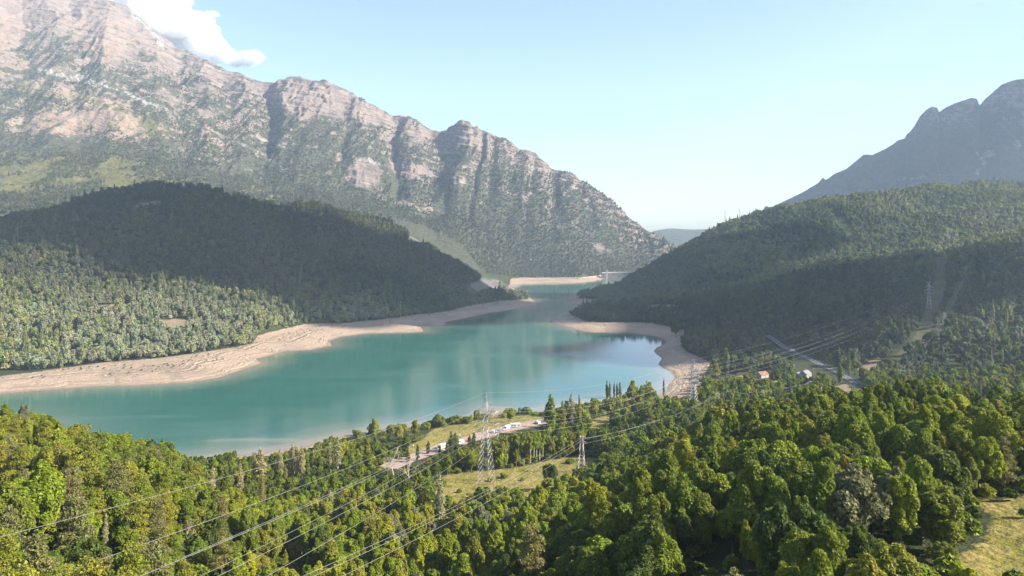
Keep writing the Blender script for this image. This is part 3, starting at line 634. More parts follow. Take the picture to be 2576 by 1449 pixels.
# ------------------------------------------------------------------ trees: shapes
def unit(v): return v / np.maximum(np.linalg.norm(v, axis=1, keepdims=True), 1e-9)
def cards(c, nrm, sz, rng, aspect=1.45, upr=.9):
    n = len(c); nrm = unit(nrm); r = unit(rng.normal(size=(n, 3)))
    r[:, 2] += upr; r = unit(r); u = unit(r - nrm * (r * nrm).sum(1, keepdims=True)); w = np.cross(nrm, u); sz = np.broadcast_to(np.asarray(sz, float), (n,))[:, None]
    a = u * sz * aspect; b = w * sz; k = nrm * sz * .35
    v = np.stack([c - a - k, c - b + k * .3, c + a - k, c + b + k * .3], 1).reshape(-1, 3)
    return v, np.arange(4 * n).reshape(n, 4)
def sph(n, rng): return unit(rng.normal(size=(n, 3)))
def blob_leaves(lobes, n, size, rng, up=.42, jit=.5, keep=.8, aspect=1.45, upr=.9):
    """leaves over the skins of overlapping lobes (cx,cy,cz,rx,rz)"""
    L = np.asarray(lobes, float); w = L[:, 3] ** 2; w = w / w.sum()
    k = rng.choice(len(L), size=int(n * 1.9), p=w); d = sph(len(k), rng)
    d[:, 2] = np.where(d[:, 2] < -.55, -d[:, 2], d[:, 2])
    rr = (1.06 - .42 * rng.random(len(k)) ** 1.6)[:, None]
    P = L[k, :3] + d * rr * np.stack([L[k, 3], L[k, 3], L[k, 4]], 1)
    ins = np.zeros(len(P), bool)
    for j in range(len(L)):
        q = (P - L[j, :3]) / np.array([L[j, 3], L[j, 3], L[j, 4]]); ins |= ((q ** 2).sum(1) < keep ** 2) & (k != j)
    P, d = P[~ins][:n], d[~ins][:n]
    nrm = d + np.array([0, 0, up]) + rng.normal(size=d.shape) * jit
    return cards(P, nrm, size * rng.uniform(.6, 1.35, len(P)), rng, aspect, upr)
def limbs(mb, base, top, r0, ends, rng):
    mb.tube([base, ((base[0] + top[0]) / 2 + rng.normal(0, .12), (base[1] + top[1]) / 2 + rng.normal(0, .12), (base[2] + top[2]) / 2), top], [r0, r0 * .7, r0 * .3], 6)
    for e in ends:
        t = rng.uniform(.35, .8); b = tuple(base[i] + (top[i] - base[i]) * t for i in range(3))
        m = tuple((b[i] + e[i]) / 2 + (.25 if i == 2 else 0) for i in range(3)); mb.tube([b, m, e], [r0 * .45, r0 * .28, r0 * .1], 4)
def broad_lobes(rng, R, H, n, tall=1.0):
    c = H * .56; lo = [(0, 0, c, R * .56, H * .29 * tall), (rng.normal(0, R * .2), rng.normal(0, R * .2), c + H * .18, R * .40, H * .20)]
    lean = rng.normal(0, .16, 2) * R
    for i in range(n):
        d = sph(1, rng)[0]; d[2] = d[2] * .95 + .12; f = rng.uniform(.45, 1.0) ** .8; r = R * rng.uniform(.12, .32) * (1.25 - .45 * f)
        k = 1 - .28 * max(d[2], 0)
        lo.append((d[0] * R * f * .9 * k + lean[0] * d[2], d[1] * R * f * .9 * k + lean[1] * d[2], c + d[2] * H * .40 * f * tall, r, r * rng.uniform(1.0, 1.9)))
    return lo
PROTO = {}
def proto(kind, crown_v, crown_f, trunk, bark):
    c = mesh_np("crown", crown_v, crown_f, M_LEAF, link=False)
    t = trunk.build("trunk", bark, link=False, smooth=True)
    PROTO.setdefault(kind, []).append((c.data, t.data)); bpy.data.objects.remove(c); bpy.data.objects.remove(t)
def mk_broad(seed, n=8600, tall=1.0, R=3.7, H=10.5, nl=13, size=.16):
    rng = np.random.default_rng(seed); lo = broad_lobes(rng, R, H, nl * 3, tall); v, f = blob_leaves(lo, n, size, rng)
    tr = MB(); limbs(tr, (0, 0, -.8), (.2, .1, H * .7), .24, [tuple(l[:3]) for l in lo[1:8]], rng); proto("broad", v, f, tr, M_BARK)
for i in range(7): mk_broad(100 + i, tall=(1, 1.15, .9, 1.25, 1, .85, 1.1)[i], R=(3.5, 3.0, 4.0, 2.6, 3.7, 4.3, 3.2)[i], H=(10.5, 11.2, 9.8, 12, 10.5, 9.6, 11)[i], nl=(13, 11, 15, 10, 16, 14, 12)[i])
def mk_shrub(seed):
    rng = np.random.default_rng(seed); lo = [(0, 0, 1.0, 1.7, 1.3)] + [(rng.normal(0, 1.1), rng.normal(0, 1.1), rng.uniform(.6, 1.7), rng.uniform(.6, 1.0), rng.uniform(.6, 1.0)) for _ in range(8)]
    v, f = blob_leaves(lo, 1500, .17, rng); tr = MB(); limbs(tr, (0, 0, -.5), (0, 0, 1.4), .09, [tuple(l[:3]) for l in lo[1:5]], rng); proto("shrub", v, f, tr, M_BARK)
for i in range(3): mk_shrub(150 + i)
def mk_pine(seed, H=13.0):
    rng = np.random.default_rng(seed); lo = []; nt = 26
    for i in range(nt):
        t = .30 + .68 * i / nt; rr = 3.0 * (1 - t) ** .62 * rng.uniform(.6, 1.15) + .25; an = i * 2.4 + rng.normal(0, .4)
        lo.append((math.cos(an) * rr * .8, math.sin(an) * rr * .8, H * t + rng.normal(0, .2), .55 + rr * .34, .34 + rr * .10))
    lo += [(0, 0, H * q, 1.9 * (1 - q) ** .6 + .2, H * .07) for q in (.4, .52, .64, .76, .87, .95)]
    v, f = blob_leaves(lo, 4600, .125, rng, up=.5, jit=.9, keep=.7)
    tr = MB(); limbs(tr, (0, 0, -.8), (.1, 0, H * .96), .24, [tuple(l[:3]) for l in lo[:14]], rng); proto("pine", v, f, tr, M_BARK)
for i in range(4): mk_pine(200 + i, (13, 12, 14, 11.5)[i])
def mk_poplar(seed, H=18.0, R=1.25, sparse=1.0, n=2600):
    rng = np.random.default_rng(seed); lo = []
    for i in range(24):
        t = .08 + .9 * i / 24; rr = R * min(1.0, (t / .25) ** .6) * (1 - max(0, t - .55) / .5) ** .8 * rng.uniform(.6, 1.1); an = rng.uniform(0, 6.28)
        lo.append((math.cos(an) * rr * .5, math.sin(an) * rr * .5, H * t, rr * .72 + .15, H * .085))
    v, f = blob_leaves(lo, int(n * sparse), .19, rng, up=.1, jit=.8, keep=.6)
    tr = MB(); ends = [(l[0] * 1.3, l[1] * 1.3, l[2] + H * .1) for l in lo[3:16:2]]; limbs(tr, (0, 0, -.8), (0, 0, H * .93), .26, ends, rng); proto("poplar" if sparse > .6 else "thin_poplar", v, f, tr, M_PALEBARK if sparse < .6 else M_BARK)
mk_poplar(300); mk_poplar(301, R=1.5); mk_poplar(302, R=1.0); mk_poplar(310, R=1.25, sparse=.55); mk_poplar(311, R=1.45, sparse=.58)
def mk_spruce(seed, H=15.0):
    rng = np.random.default_rng(seed); P = []; N = []
    for i in range(3000):
        t = rng.random() ** 1.25; k = round(t * 17) / 17; z = H * (.1 + .9 * k) + rng.normal(0, .13); rr = 3.0 * (1 - k) * (rng.random() ** .45) + .1; an = rng.uniform(0, 6.28)
        P.append((math.cos(an) * rr, math.sin(an) * rr, z - rr * .28)); N.append((math.cos(an) * .5, math.sin(an) * .5, 1))
    v, f = cards(np.array(P), np.array(N) + rng.normal(size=(3000, 3)) * .35, .2 * rng.uniform(.6, 1.2, 3000), rng)
    tr = MB(); tr.tube([(0, 0, -.8), (0, 0, H * .97)], [.26, .04], 6); proto("spruce", v, f, tr, M_BARK)
mk_spruce(330); mk_spruce(331, 14)
def mk_birch(seed, H=14.0):
    rng = np.random.default_rng(seed); lo = [(rng.normal(0, .8), rng.normal(0, .8), H * rng.uniform(.5, .98), rng.uniform(.7, 1.2), rng.uniform(.8, 1.4)) for _ in range(14)]
    v, f = blob_leaves(lo, 1900, .19, rng); tr = MB(); limbs(tr, (0, 0, -.5), (0, 0, H * .9), .2, [tuple(l[:3]) for l in lo[:8]], rng); proto("birch", v, f, tr, M_PALEBARK)
mk_birch(340); mk_birch(341)

# tints (what the leaves themselves are)
TINT = {"dark green": (.044, .064, .009), "mid green": (.082, .104, .010), "bright green": (.108, .136, .009), "olive green": (.124, .124, .015), "yellow-green": (.156, .162, .011),
        "grey-green": (.108, .114, .052), "brownish green": (.104, .099, .032), "pale green": (.145, .155, .033), "bluish green": (.042, .068, .034), "straw green": (.185, .168, .080)}
def place_tree(kind, name, cat, x, y, s, sz, tint, label, group, var=None, rz=None, rng=random, z=None):
    var = rng.randrange(len(PROTO[kind])) if var is None else var % len(PROTO[kind])
    cm, tm = PROTO[kind][var]; e = empty(name, (x, y, zat(x, y) if z is None else z), rng.uniform(0, 6.28) if rz is None else rz)
    e.scale = (s, s, sz); tag(e, label, cat, group)
    c = bpy.data.objects.new("crown", cm); t = bpy.data.objects.new("trunk", tm)
    j = [rng.uniform(.86, 1.14) for _ in range(3)]; b = [1.62 * q for q in TINT[tint]]
    c.color = (b[0] * j[0], b[1] * j[1] * .5 + b[1] * .5 * j[0], b[2] * j[2], 1)
    for o in (c, t): COL.objects.link(o); o.parent = e
    return e
PROTO_H = {"broad": 10.0, "shrub": 2.3, "pine": 13.0, "poplar": 18.0, "thin_poplar": 18.0, "spruce": 15.0, "birch": 14.5}
random.seed(11)

# ------------------------------------------------------------------ trees that stand out, one by one: (px, py of foot, py of top, kind ...)
FEAT = []
FOOT = []      # ground already taken (x, y, r)
def by_picture(px, foot, top, kind, name, cat, tint, label, group=None, wide=1.0, Y=None, var=None):
    if Y is None: x, y, z = hit(px, foot)
    else: y = Y; x = (px - CX) / F * Y; z = zat(x, y)
    FEAT.append((px, foot, top, y)); h = CAM - (top - HZ) / F * y - z
    sz = max(h, 1.5) / PROTO_H[kind]; s = sz * wide
    FOOT.append((x, y, 2.2 * s if kind in ("poplar", "thin_poplar", "birch") else 3.2 * s))
    return place_tree(kind, name, cat, x, y, s, sz, tint, label, group, var=var, z=z)
POP = [  # px, foot, top, tint, thin, wide, label
    (266, 1385, 1292, "straw green", 1, .9, "thin half-bare poplar among the pines under the cables at left"),
    (535, 1255, 1173, "straw green", 1, 1.2, "half-bare poplar standing alone at the right end of the pine wood"),
    (605, 1252, 1163, "straw green", 1, 1.1, "half-bare poplar with a white trunk, second right of the pine wood"),
    (640, 1216, 1140, "straw green", 1, 1.1, "left stem of the tallest poplar clump by the sandy bank"),
    (655, 1220, 1128, "straw green", 1, 1.5, "stout grey-green poplar in front of the small sandy bank"),
    (703, 1210, 1131, "straw green", 1, 1.2, "slim poplar right of the stout one by the small sandy bank"),
    (718, 1208, 1168, "pale green", 0, 1.5, "short leafy poplar low between the poplars by the small sandy bank"),
    (735, 1200, 1115, "straw green", 1, 1.2, "tallest slim poplar right of the small sandy bank"),
    (746, 1202, 1119, "straw green", 1, 1.0, "slim poplar just right of the tallest one by the sandy bank"),
    (760, 1204, 1123, "straw green", 1, 1.0, "last slim poplar of the row right of the sandy bank"),
    (830, 1182, 1112, "straw green", 1, 1.4, "pale loose poplar left of the lakeside meadow"),
    (850, 1180, 1106, "straw green", 1, 1.4, "pale loose poplar touching the lakeside meadow"),
    (513, 1445, 1388, "olive green", 0, 1.5, "small poplar rising from the black shade at the bottom"),
    (717, 1449, 1384, "olive green", 0, 1.4, "leafy poplar top at the bottom edge, left one of two"),
    (760, 1452, 1389, "olive green", 0, 1.3, "leafy poplar top at the bottom edge, right one of two"),
    (1105, 1320, 1190, "straw green", 1, 1.1, "tall slender poplar at the left end of the yellow clearing"),
    (990, 1303, 1243, "straw green", 1, .9, "slim poplar with a bare stem among the trees left of the clearing"),
    (1385, 1098, 994, "bright green", 0, 1.9, "tall broad poplar right of the parked motorhomes"),
    (1415, 1090, 1009, "olive green", 0, 1.3, "slim dark poplar right of the broad tall one"),
    (1437, 1080, 989, "straw green", 1, .9, "needle-thin poplar rising above the lakeside trees"),
    (1457, 1080, 996, "olive green", 0, .9, "narrow leafy poplar right of the needle-thin one"),
    (1527, 1008, 956, "grey-green", 0, .9, "leftmost poplar of the row against the water"),
    (1534, 1008, 960, "grey-green", 0, .8, "second poplar of the row against the water"),
    (1545, 1006, 962, "grey-green", 0, .8, "third poplar of the row against the water"),
    (1552, 1006, 962, "grey-green", 0, .8, "fourth poplar of the row against the water"),
    (1560, 1006, 960, "grey-green", 0, .9, "last poplar of the row against the water"),
    (1670, 1000, 953, "grey-green", 0, 1.0, "lone poplar pair left of the sandy inlet"),
    (1826, 936, 876, "pale green", 0, 1.7, "stout pale poplar standing above the right bank"),
    (1800, 960, 905, "olive green", 0, 1.5, "poplar by the green plot on the right bank"),
    (1916, 930, 884, "olive green", 0, 1.5, "narrow poplar behind the rust-roofed barn"),
    (2089, 912, 890, "pale green", 0, 1.6, "shortest poplar beyond the road bend"),
    (2099, 912, 882, "grey-green", 0, 1.3, "middle poplar of three beyond the road"),
    (2111, 912, 873, "grey-green", 0, 1.2, "tallest poplar of three beyond the road"),
    (2372, 918, 872, "grey-green", 0, 1.0, "lone pale poplar below the power line cut"),
    (2256, 936, 902, "grey-green", 0, 1.2, "slim poplar left of the clustered steel towers"),
    (2462, 880, 846, "grey-green", 0, 1.2, "leftmost poplar of the group on the far right"),
    (2484, 880, 843, "grey-green", 0, 1.4, "middle poplar of the group on the far right"),
    (2500, 880, 842, "grey-green", 0, 1.2, "rightmost poplar of the group on the far right"),
    (2113, 962, 916, "bright green", 0, 2.4, "bushy bright poplar in front of the road bend")]
for k, (px, ft, tp, ti, thin, wd, lab) in enumerate(POP):
    by_picture(px, ft, tp, "thin_poplar" if thin else "poplar", "poplar_tree", "poplar", ti, lab, "poplars around the lake", wd * (1.15 if thin else 1.1), var=k)
CYP = [(1077, 1143, 1108, "dark shaggy columnar tree at the left of the car park"), (1026, 1165, 1130, "dark columnar tree beside the silver car"), (1050, 1160, 1118, "forked columnar tree at the near edge of the car park"),
       (1134, 1140, 1086, "left one of two dark columnar trees in front of the long white van"), (1146, 1138, 1088, "right one of two dark columnar trees in front of the long white van"), (1124, 1150, 1112, "lower dark columnar tree left of the pair by the van"),
       (1181, 1122, 1092, "dark columnar tree right of the red car"), (1192, 1125, 1088, "dark columnar tree just left of the tall pylon"), (1107, 1150, 1118, "small dark columnar tree below the motorhome")]
for k, (px, ft, tp, lab) in enumerate(CYP): by_picture(px, ft, tp, "poplar", "columnar_tree", "tree", "dark green", lab, "dark columnar trees along the car park", 1.9, var=k)
STAND = [
    (658, 1280, 1198, "spruce", "spruce_tree", "spruce", "brownish green", "dark layered spruce between the cables, left of the bare trees", 1.05),
    (627, 1438, 1276, "broad", "broadleaf_tree", "tree", "mid green", "very tall narrow tree rising out of the black shade at the bottom", .62),
    (1385, 1232, 1163, "broad", "broadleaf_tree", "tree", "dark green", "lone dark tree standing in the yellow clearing", .75),
    (1590, 1016, 968, "broad", "broadleaf_tree", "tree", "yellow-green", "bright rounded tree at the water right of the poplar row", 1.0),
    (1543, 1082, 1045, "broad", "broadleaf_tree", "tree", "dark green", "dark egg-shaped tree on the small green meadow", 1.0),
    (1104, 1076, 1042, "broad", "broadleaf_tree", "tree", "mid green", "round tree alone on the shore of the lakeside meadow", 1.15),
    (1284, 1062, 1030, "broad", "broadleaf_tree", "tree", "bright green", "round bright tree on the shore right of the tall pylon", 1.1),
    (1198, 1066, 1032, "broad", "broadleaf_tree", "tree", "olive green", "olive shoreline tree just left of the tall pylon", 1.0),
    (942, 1115, 1058, "broad", "broadleaf_tree", "tree", "pale green", "tallest pale tree at the left end of the lakeside meadow", .85),
    (1000, 1112, 1066, "broad", "broadleaf_tree", "tree", "pale green", "pale tree, left one of two on the lakeside meadow", .9),
    (1045, 1108, 1066, "broad", "broadleaf_tree", "tree", "olive green", "wide tree, right one of two on the lakeside meadow", 1.1),
    (905, 1118, 1090, "broad", "broadleaf_tree", "tree", "pale green", "small pale tree where the sandy bank meets the meadow", 1.0),
    (2140, 1405, 1172, "broad", "broadleaf_tree", "tree", "grey-green", "large silvery grey tree in the middle of the right wood", .95),
    (2262, 1400, 1212, "broad", "broadleaf_tree", "tree", "yellow-green", "large yellow-green tree right of the silvery grey tree", .9),
    (2370, 1395, 1235, "broad", "broadleaf_tree", "tree", "mid green", "wide bushy tree beside the grassy slope", 1.45),
    (2440, 1265, 1160, "broad", "broadleaf_tree", "tree", "olive green", "olive tree above the top corner of the grassy slope", .85),
    (2375, 1440, 1362, "broad", "broadleaf_tree", "tree", "olive green", "small bushy tree at the foot of the grassy slope", 1.0),
    (1880, 1449, 1335, "broad", "broadleaf_tree", "tree", "yellow-green", "vivid yellow-green tree near the bottom edge", .7),
    (100, 1395, 1192, "broad", "broadleaf_tree", "tree", "bright green", "big vivid green tree in the left wood", .95),
    (2465, 1016, 960, "spruce", "spruce_tree", "spruce", "dark green", "small dark spruce below the clustered steel towers", .9),
    (1700, 850, 800, "broad", "broadleaf_tree", "tree", "dark green", "dark tree leaning over the sandy right bank", .9)]
for k, (px, ft, tp, kd, nm, ct, ti, lab, wd) in enumerate(STAND): by_picture(px, ft, tp, kd, nm, ct, ti, lab, None, wd, var=k)
for k, px in enumerate((1335, 1343, 1350, 1358, 1366)):
    by_picture(px, 1165 - k * 2, 1098 - (k % 3) * 6, "birch", "birch_tree", "birch", "bright green", "%s of the white-trunked birches behind the yellow clearing" % ("leftmost", "second from left", "middle", "second from right", "rightmost")[k], "birches behind the clearing", .8, var=k)

# bare dead trees
def dead_tree(px, foot, top, seed, label, mat=M_DEAD, Y=None, spread=.5):
    rng = np.random.default_rng(seed); x, y, z = hit(px, foot); h = CAM - (top - HZ) / F * y - z; FEAT.append((px, foot, top, y))
    e = tag(empty("dead_tree", (x, y, z)), label, "dead tree", "bare dead trees"); tr = MB(); tw = MB()
    def grow(mb, p, d, L, r, lev):
        pts = [p]; rad = [r]
        for i in range(4):
            d = (d + Vector(rng.normal(0, .13, 3)) + Vector((0, 0, .05))).normalized(); pts.append(pts[-1] + d * L / 4); rad.append(r * (1 - .18 * (i + 1)))
        mb.tube(pts, rad, 5)
        if lev < 3:
            for k in range(4 if lev else 5):
                q = pts[2 + (k % 3)]; nd = (d + Vector(rng.normal(0, spread + .12 * lev, 3))).normalized(); nd.z = abs(nd.z) * .8 + .1
                grow(tw if lev >= 1 else tr, q, nd.normalized(), L * rng.uniform(.5, .75), r * .45, lev + 1)
    grow(tr, Vector((0, 0, -.4)), Vector((0, 0, 1)), h * .48, h * .018 + .08, 0)
    tr.build("trunk", mat, e); tw.build("twigs", mat, e); FOOT.append((x, y, 3)); return e
dead_tree(1029, 1222, 1130, 1, "big forked bare tree with whitish limbs left of the clearing")
dead_tree(990, 1205, 1118, 2, "slender bare tree left of the big forked one")
dead_tree(973, 1200, 1140, 3, "smaller greyish bare tree furthest left beside the forked one")
dead_tree(473, 1368, 1295, 4, "rusty brown bare tree by the black shade at the left", flat_mat("brown_dead_wood", (.30, .22, .17), .9, .1, 0, .2, 2), spread=.7)
dead_tree(1082, 1360, 1300, 6, "small bare tree below the slender clearing poplar")
dead_tree(1750, 1455, 1400, 8, "thin bare tree poking out of the wood at the bottom")

# ------------------------------------------------------------------ the woods
_hpx = np.arange(-420, 3100, 8.0); _hY = np.exp(np.linspace(math.log(50), math.log(2400), 420))
_HP, _HY = np.meshgrid(_hpx, _hY); _hg = topy(_HY, ground((_HP - CX) / F * _HY, _HY)); HORI = np.minimum.accumulate(_hg, 0)
def horizon(px, Y):
    i = np.clip(((px + 420) / 8).astype(int), 0, len(_hpx) - 1); j = np.clip(np.searchsorted(_hY, Y) - 2, 0, len(_hY) - 1); return HORI[j, i]
def jgrid(x0, x1, y0, y1, sp, rng):
    gx, gy = np.meshgrid(np.arange(x0, x1, sp), np.arange(y0, y1, sp)); n = gx.size
    return gx.ravel() + rng.uniform(-.48, .48, n) * sp, gy.ravel() + rng.uniform(-.48, .48, n) * sp
def blocked(px, py0, h_px, polys, steps=(0, .4, .7), w=None):
    b = np.zeros(px.shape, bool)
    for p in polys:
        for f in steps:
            for o in ((0,) if w is None else (-1, 0, 1)): b |= inpoly(px + (0 if w is None else o * w), py0 - f * h_px, p)
    return b
def not_on_feet(x, y, k):
    for fx, fy, r in FOOT: k &= np.hypot(x - fx, y - fy) > r
    return k
TN = list(TINT); TARR = np.array([TINT[t] for t in TN])
rng = np.random.default_rng(77)
# candidates on the near slopes
x, y = jgrid(-420, 640, 78, 700, 5.7, rng); px = topx(x, y)
k = (px > -330) & (px < 2900); x, y, px = x[k], y[k], px[k]
d = lake_d(x, y); z = ground(x, y, d)
kind = np.where(rng.random(len(x)) < np.where((px < 570) & (y < 340), .50, .03), "pine", "broad")
kind = np.where((rng.random(len(x)) < .12) & (y > 330), "shrub", kind)
hh = {"broad": 10.0, "pine": 13.0, "shrub": 2.3}
sc = rng.uniform(.80, 1.36, len(x)) * np.where((px > 480) & (px < 1020) & (y > 310), .58, 1) * np.where(kind == "shrub", 1.3, 1) * np.where(y > 340, .92, 1) * (1 + .25 * fbm(x / 30, y / 30, 2, 7))
szf = sc * rng.uniform(.88, 1.18, len(x))
H = np.array([hh[q] for q in kind]) * szf
py0 = topy(y, z); hp = H / y * F
skyl = lin(px, SKY_NEAR)
ok = (d > 9) & ((py0 - hp > skyl - 7 + rng.uniform(-6, 8, len(x))) | ((px > 1560) & (y > 460)))
CLEAR = GRASS + BEACH + DIRT + CUT + [ROADCLEAR, PARKCLEAR] + HOUSECLEAR
ok &= ~blocked(px, py0, hp, CLEAR) & ~blocked(px, py0, hp, [ROADCLEAR, PARKCLEAR] + HOUSECLEAR, (0, .35, .65, .92), 2.6 / y * F)
ok &= (rng.random(len(x)) > np.where((y > 560) & (px > 1700), .22, .04))
ok = not_on_feet(x, y, ok)
for fpx, ffo, fto, fy in FEAT: ok &= ~((np.abs(px - fpx) < 3.4 * sc / y * F + 6) & (y < fy + 4) & (py0 - hp < ffo - .30 * (ffo - fto)) & (py0 > fto))
# keep the feet of the steel towers free
TOWERFOOT = [(1222, 1215, 8), (1745, 1030, 7), (1463, 1185, 5)]
for tpx, tpy, tr in TOWERFOOT:
    q = hit(tpx, tpy); ok &= np.hypot(x - q[0], y - q[1]) > tr
    ok &= ~((np.abs(px - tpx) < 42) & (py0 > tpy) & (py0 - hp < tpy - 22))
x, y, px, z, kind, sc, szf, H, py0, hp = [a[ok] for a in (x, y, px, z, kind, sc, szf, H, py0, hp)]
tone_n = fbm(x / 38, y / 38, 2, 15) * .8 + rng.normal(0, .22, len(x))
tint = np.where(tone_n < -.40, 0, np.where(tone_n < -.06, 1, np.where(tone_n < .22, 2, np.where(tone_n < .42, 3, np.where(tone_n < .74, 4, 5)))))
tint = np.where(kind == "pine", np.where(rng.random(len(x)) < .36, 6, np.where(rng.random(len(x)) < .7, 3, 1)), tint)
# which of them show most
order = np.argsort(y); Hz = np.full(400, 1449.0); vis = np.zeros(len(x))
cr = np.where(kind == "shrub", 1.9, 3.4) * sc
for i in order:
    a = int(np.clip((px[i] - cr[i] / y[i] * F + 300) / 8, 0, 399)); b = int(np.clip((px[i] + cr[i] / y[i] * F + 300) / 8, a, 398)) + 1
    if px[i] < -20 or px[i] > 2600: continue
    seg = Hz[a:b]; vis[i] = np.maximum(seg - (py0[i] - hp[i]), 0).mean() * (b - a) * 8
    Hz[a:b] = np.minimum(seg, py0[i] - hp[i] * .8)
single = np.zeros(len(x), bool)
for q, cnt in (("broad", 275), ("pine", 120), ("shrub", 40)):
    c = np.where((kind == q) & (vis > (60 if q == "shrub" else 150)))[0]; c = c[np.argsort(-vis[c])][:cnt]; single[c] = True
ZONES = [  # name, px, py
    ("beside the grassy slope at bottom right", 2430, 1330), ("in the bottom right corner", 2250, 1420), ("at the right edge of the near wood", 2540, 1120), ("along the far rim of the right wood", 2300, 1015),
    ("around the silvery grey tree", 2130, 1240), ("along the right wood's rim below the road bend", 2050, 1020), ("on the rise in the middle of the right wood", 2000, 1120), ("in the hollow left of the silvery grey tree", 1900, 1270),
    ("at the bottom edge of the right wood", 1900, 1420), ("below the second tall pylon", 1740, 1080), ("on the slope right of the short pylon", 1600, 1120), ("right of the yellow clearing", 1580, 1230),
    ("at the bottom edge left of centre right", 1600, 1400), ("below the yellow clearing", 1280, 1330), ("at the bottom edge in the centre", 1230, 1430), ("in the dark hollow left of the clearing", 930, 1290),
    ("at the bottom edge by the dark hollow", 850, 1420), ("in the dark hollow under the cables", 700, 1330), ("around the bare forked trees", 960, 1190), ("between the sandy bank and the bare trees", 830, 1180),
    ("at the right end of the pine wood", 520, 1210), ("on the crest of the left wood", 260, 1120), ("at the left edge on the crest", 60, 1080), ("in the middle of the left wood", 250, 1240),
    ("around the big vivid tree at left", 80, 1250), ("under the cables at left", 380, 1350), ("in the bottom left corner", 80, 1410), ("at the bottom edge under the cables", 400, 1430), ("behind the yellow clearing", 1330, 1140),
    ("around the foot of the tall pylon", 1190, 1170), ("near the water right of the motorhomes", 1480, 1040), ("on the flat by the sandy inlet", 1700, 990)]
ZP = np.array([(a, b) for _, a, b in ZONES], float)
zone = np.argmin(((px[:, None] - ZP[None, :, 0]) / 1.0) ** 2 + ((py0[:, None] - hp[:, None] * .6 - ZP[None, :, 1]) * 1.5) ** 2, 1)
ORD = ["first", "second", "third", "fourth", "fifth", "sixth", "seventh", "eighth", "ninth", "tenth", "eleventh", "twelfth", "thirteenth", "fourteenth", "fifteenth"]
groups = {}
for i in np.where(single)[0]: groups.setdefault((str(kind[i]), int(tint[i]), int(zone[i])), []).append(i)
KN = {"broad": ("broadleaf_tree", "tree", "broadleaf trees of the near woods", "broadleaf tree"), "pine": ("pine_tree", "pine", "pines of the left wood", "pine"), "shrub": ("shrub", "shrub", "shrubs of the clearings", "shrub")}
for (kd, ti, zo), ids in groups.items():
    ids = sorted(ids, key=lambda i: px[i]); nm, ct, gr, word = KN[kd]
    for r, i in enumerate(ids):
        lab = "%s %s %s" % (TN[ti], word, ZONES[zo][0])
        if len(ids) > 1: lab += ", %s from left" % (ORD[min(r, 14)])
        w = lab.split()
        if len(w) > 16: lab = lab.replace("broadleaf tree", "tree").replace(" in the middle of", " inside")
        place_tree(kd, nm, ct, float(x[i]), float(y[i]), float(sc[i]), float(szf[i]), TN[ti], lab, gr, rng=random, z=float(z[i]))

ns = 0
for i in range(400):
    if ns >= 36: break
    qx = random.uniform(850, 1400); Y_ = CAM * F / (lin(qx, [(850, 1106), (1000, 1082), (1100, 1070), (1230, 1050), (1300, 1045), (1400, 1028)]) + random.uniform(-2, 22) - HZ); X_ = (qx - CX) / F * Y_
    dd = float(lake_d(np.array([X_]), np.array([Y_]))[0])
    if dd < 7 or inpoly(np.array([qx]), np.array([topy(Y_, zat(X_, Y_))]), PARKCLEAR)[0]: continue
    tn = random.choice(["mid green", "olive green", "dark green", "bright green", "pale green"]); sz = random.uniform(.8, 2.2); ns += 1
    place_tree("shrub", "shrub", "shrub", X_, Y_, sz, sz * random.uniform(.9, 1.3), tn, "%s %s shrub on the shore of the lakeside meadow, %s" % ("large" if sz > 1.5 else "small", tn, "left of the tall pylon" if qx < 1190 else "right of the tall pylon"), "shrubs along the lakeside meadow")
ns = 0
CL = [(1100, 1190), (1150, 1180), (1200, 1178), (1260, 1172), (1320, 1165), (1500, 1165), (1475, 1192), (1420, 1218), (1340, 1252), (1300, 1240), (1250, 1225), (1190, 1250), (1260, 1200), (1310, 1208), (1150, 1240), (1110, 1222), (1440, 1165), (1230, 1212)]
for k_, (qx, qy) in enumerate(CL):
    hx, hy, hz_ = hit(qx + random.uniform(-8, 8), qy + random.uniform(-4, 4)); tn = random.choice(["mid green", "olive green", "dark green", "bright green"]); sz = random.uniform(.5, 1.5)
    place_tree("shrub", "shrub", "shrub", hx, hy, sz, sz * random.uniform(.8, 1.2), tn, "%s %s shrub %s of the yellow clearing, %s" % ("large" if sz > 1.0 else "small", tn, "behind" if qy < 1185 else ("before" if qy > 1215 else "in the grass"), "left of tall pylon" if qx < 1222 else "right of tall pylon"), "shrubs round the yellow clearing")
# ---- instanced woodland (more trees than anyone could count)
def join_tree(kind, var, name):
    cm, tm = PROTO[kind][var]; V = []; Fs = []; n = 0; mi = []
    for q, me in ((0, cm), (1, tm)):
        v = np.empty(len(me.vertices) * 3, np.float32); me.vertices.foreach_get("co", v); V.append(v.reshape(-1, 3))
        for p in ([tuple(p.vertices) for p in me.polygons] if q else []): Fs.append(tuple(a + n for a in p))
        if not q: qf = np.empty(len(me.loops), np.int32); me.loops.foreach_get("vertex_index", qf); qf = qf.reshape(-1, 4)
        n += len(me.vertices)
    f4 = [f for f in Fs if len(f) == 4]
    return mesh_np(name, np.concatenate(V), np.concatenate([qf, np.array(f4, np.int32)]), [M_LEAFI, M_BARK], link=False, midx=[0] * len(qf) + [1] * len(f4))
LODS = {}
def lod(name, objs):
    c = bpy.data.collections.new(name)
    for o in objs: c.objects.link(o)
    LODS[name] = c
lod("near_kinds", [join_tree("broad", i, "kind_%02d" % i) for i in range(7)] + [join_tree("pine", i, "kind_%02d" % (7 + i)) for i in range(3)] + [join_tree("shrub", i, "kind_%02d" % (10 + i)) for i in range(2)])
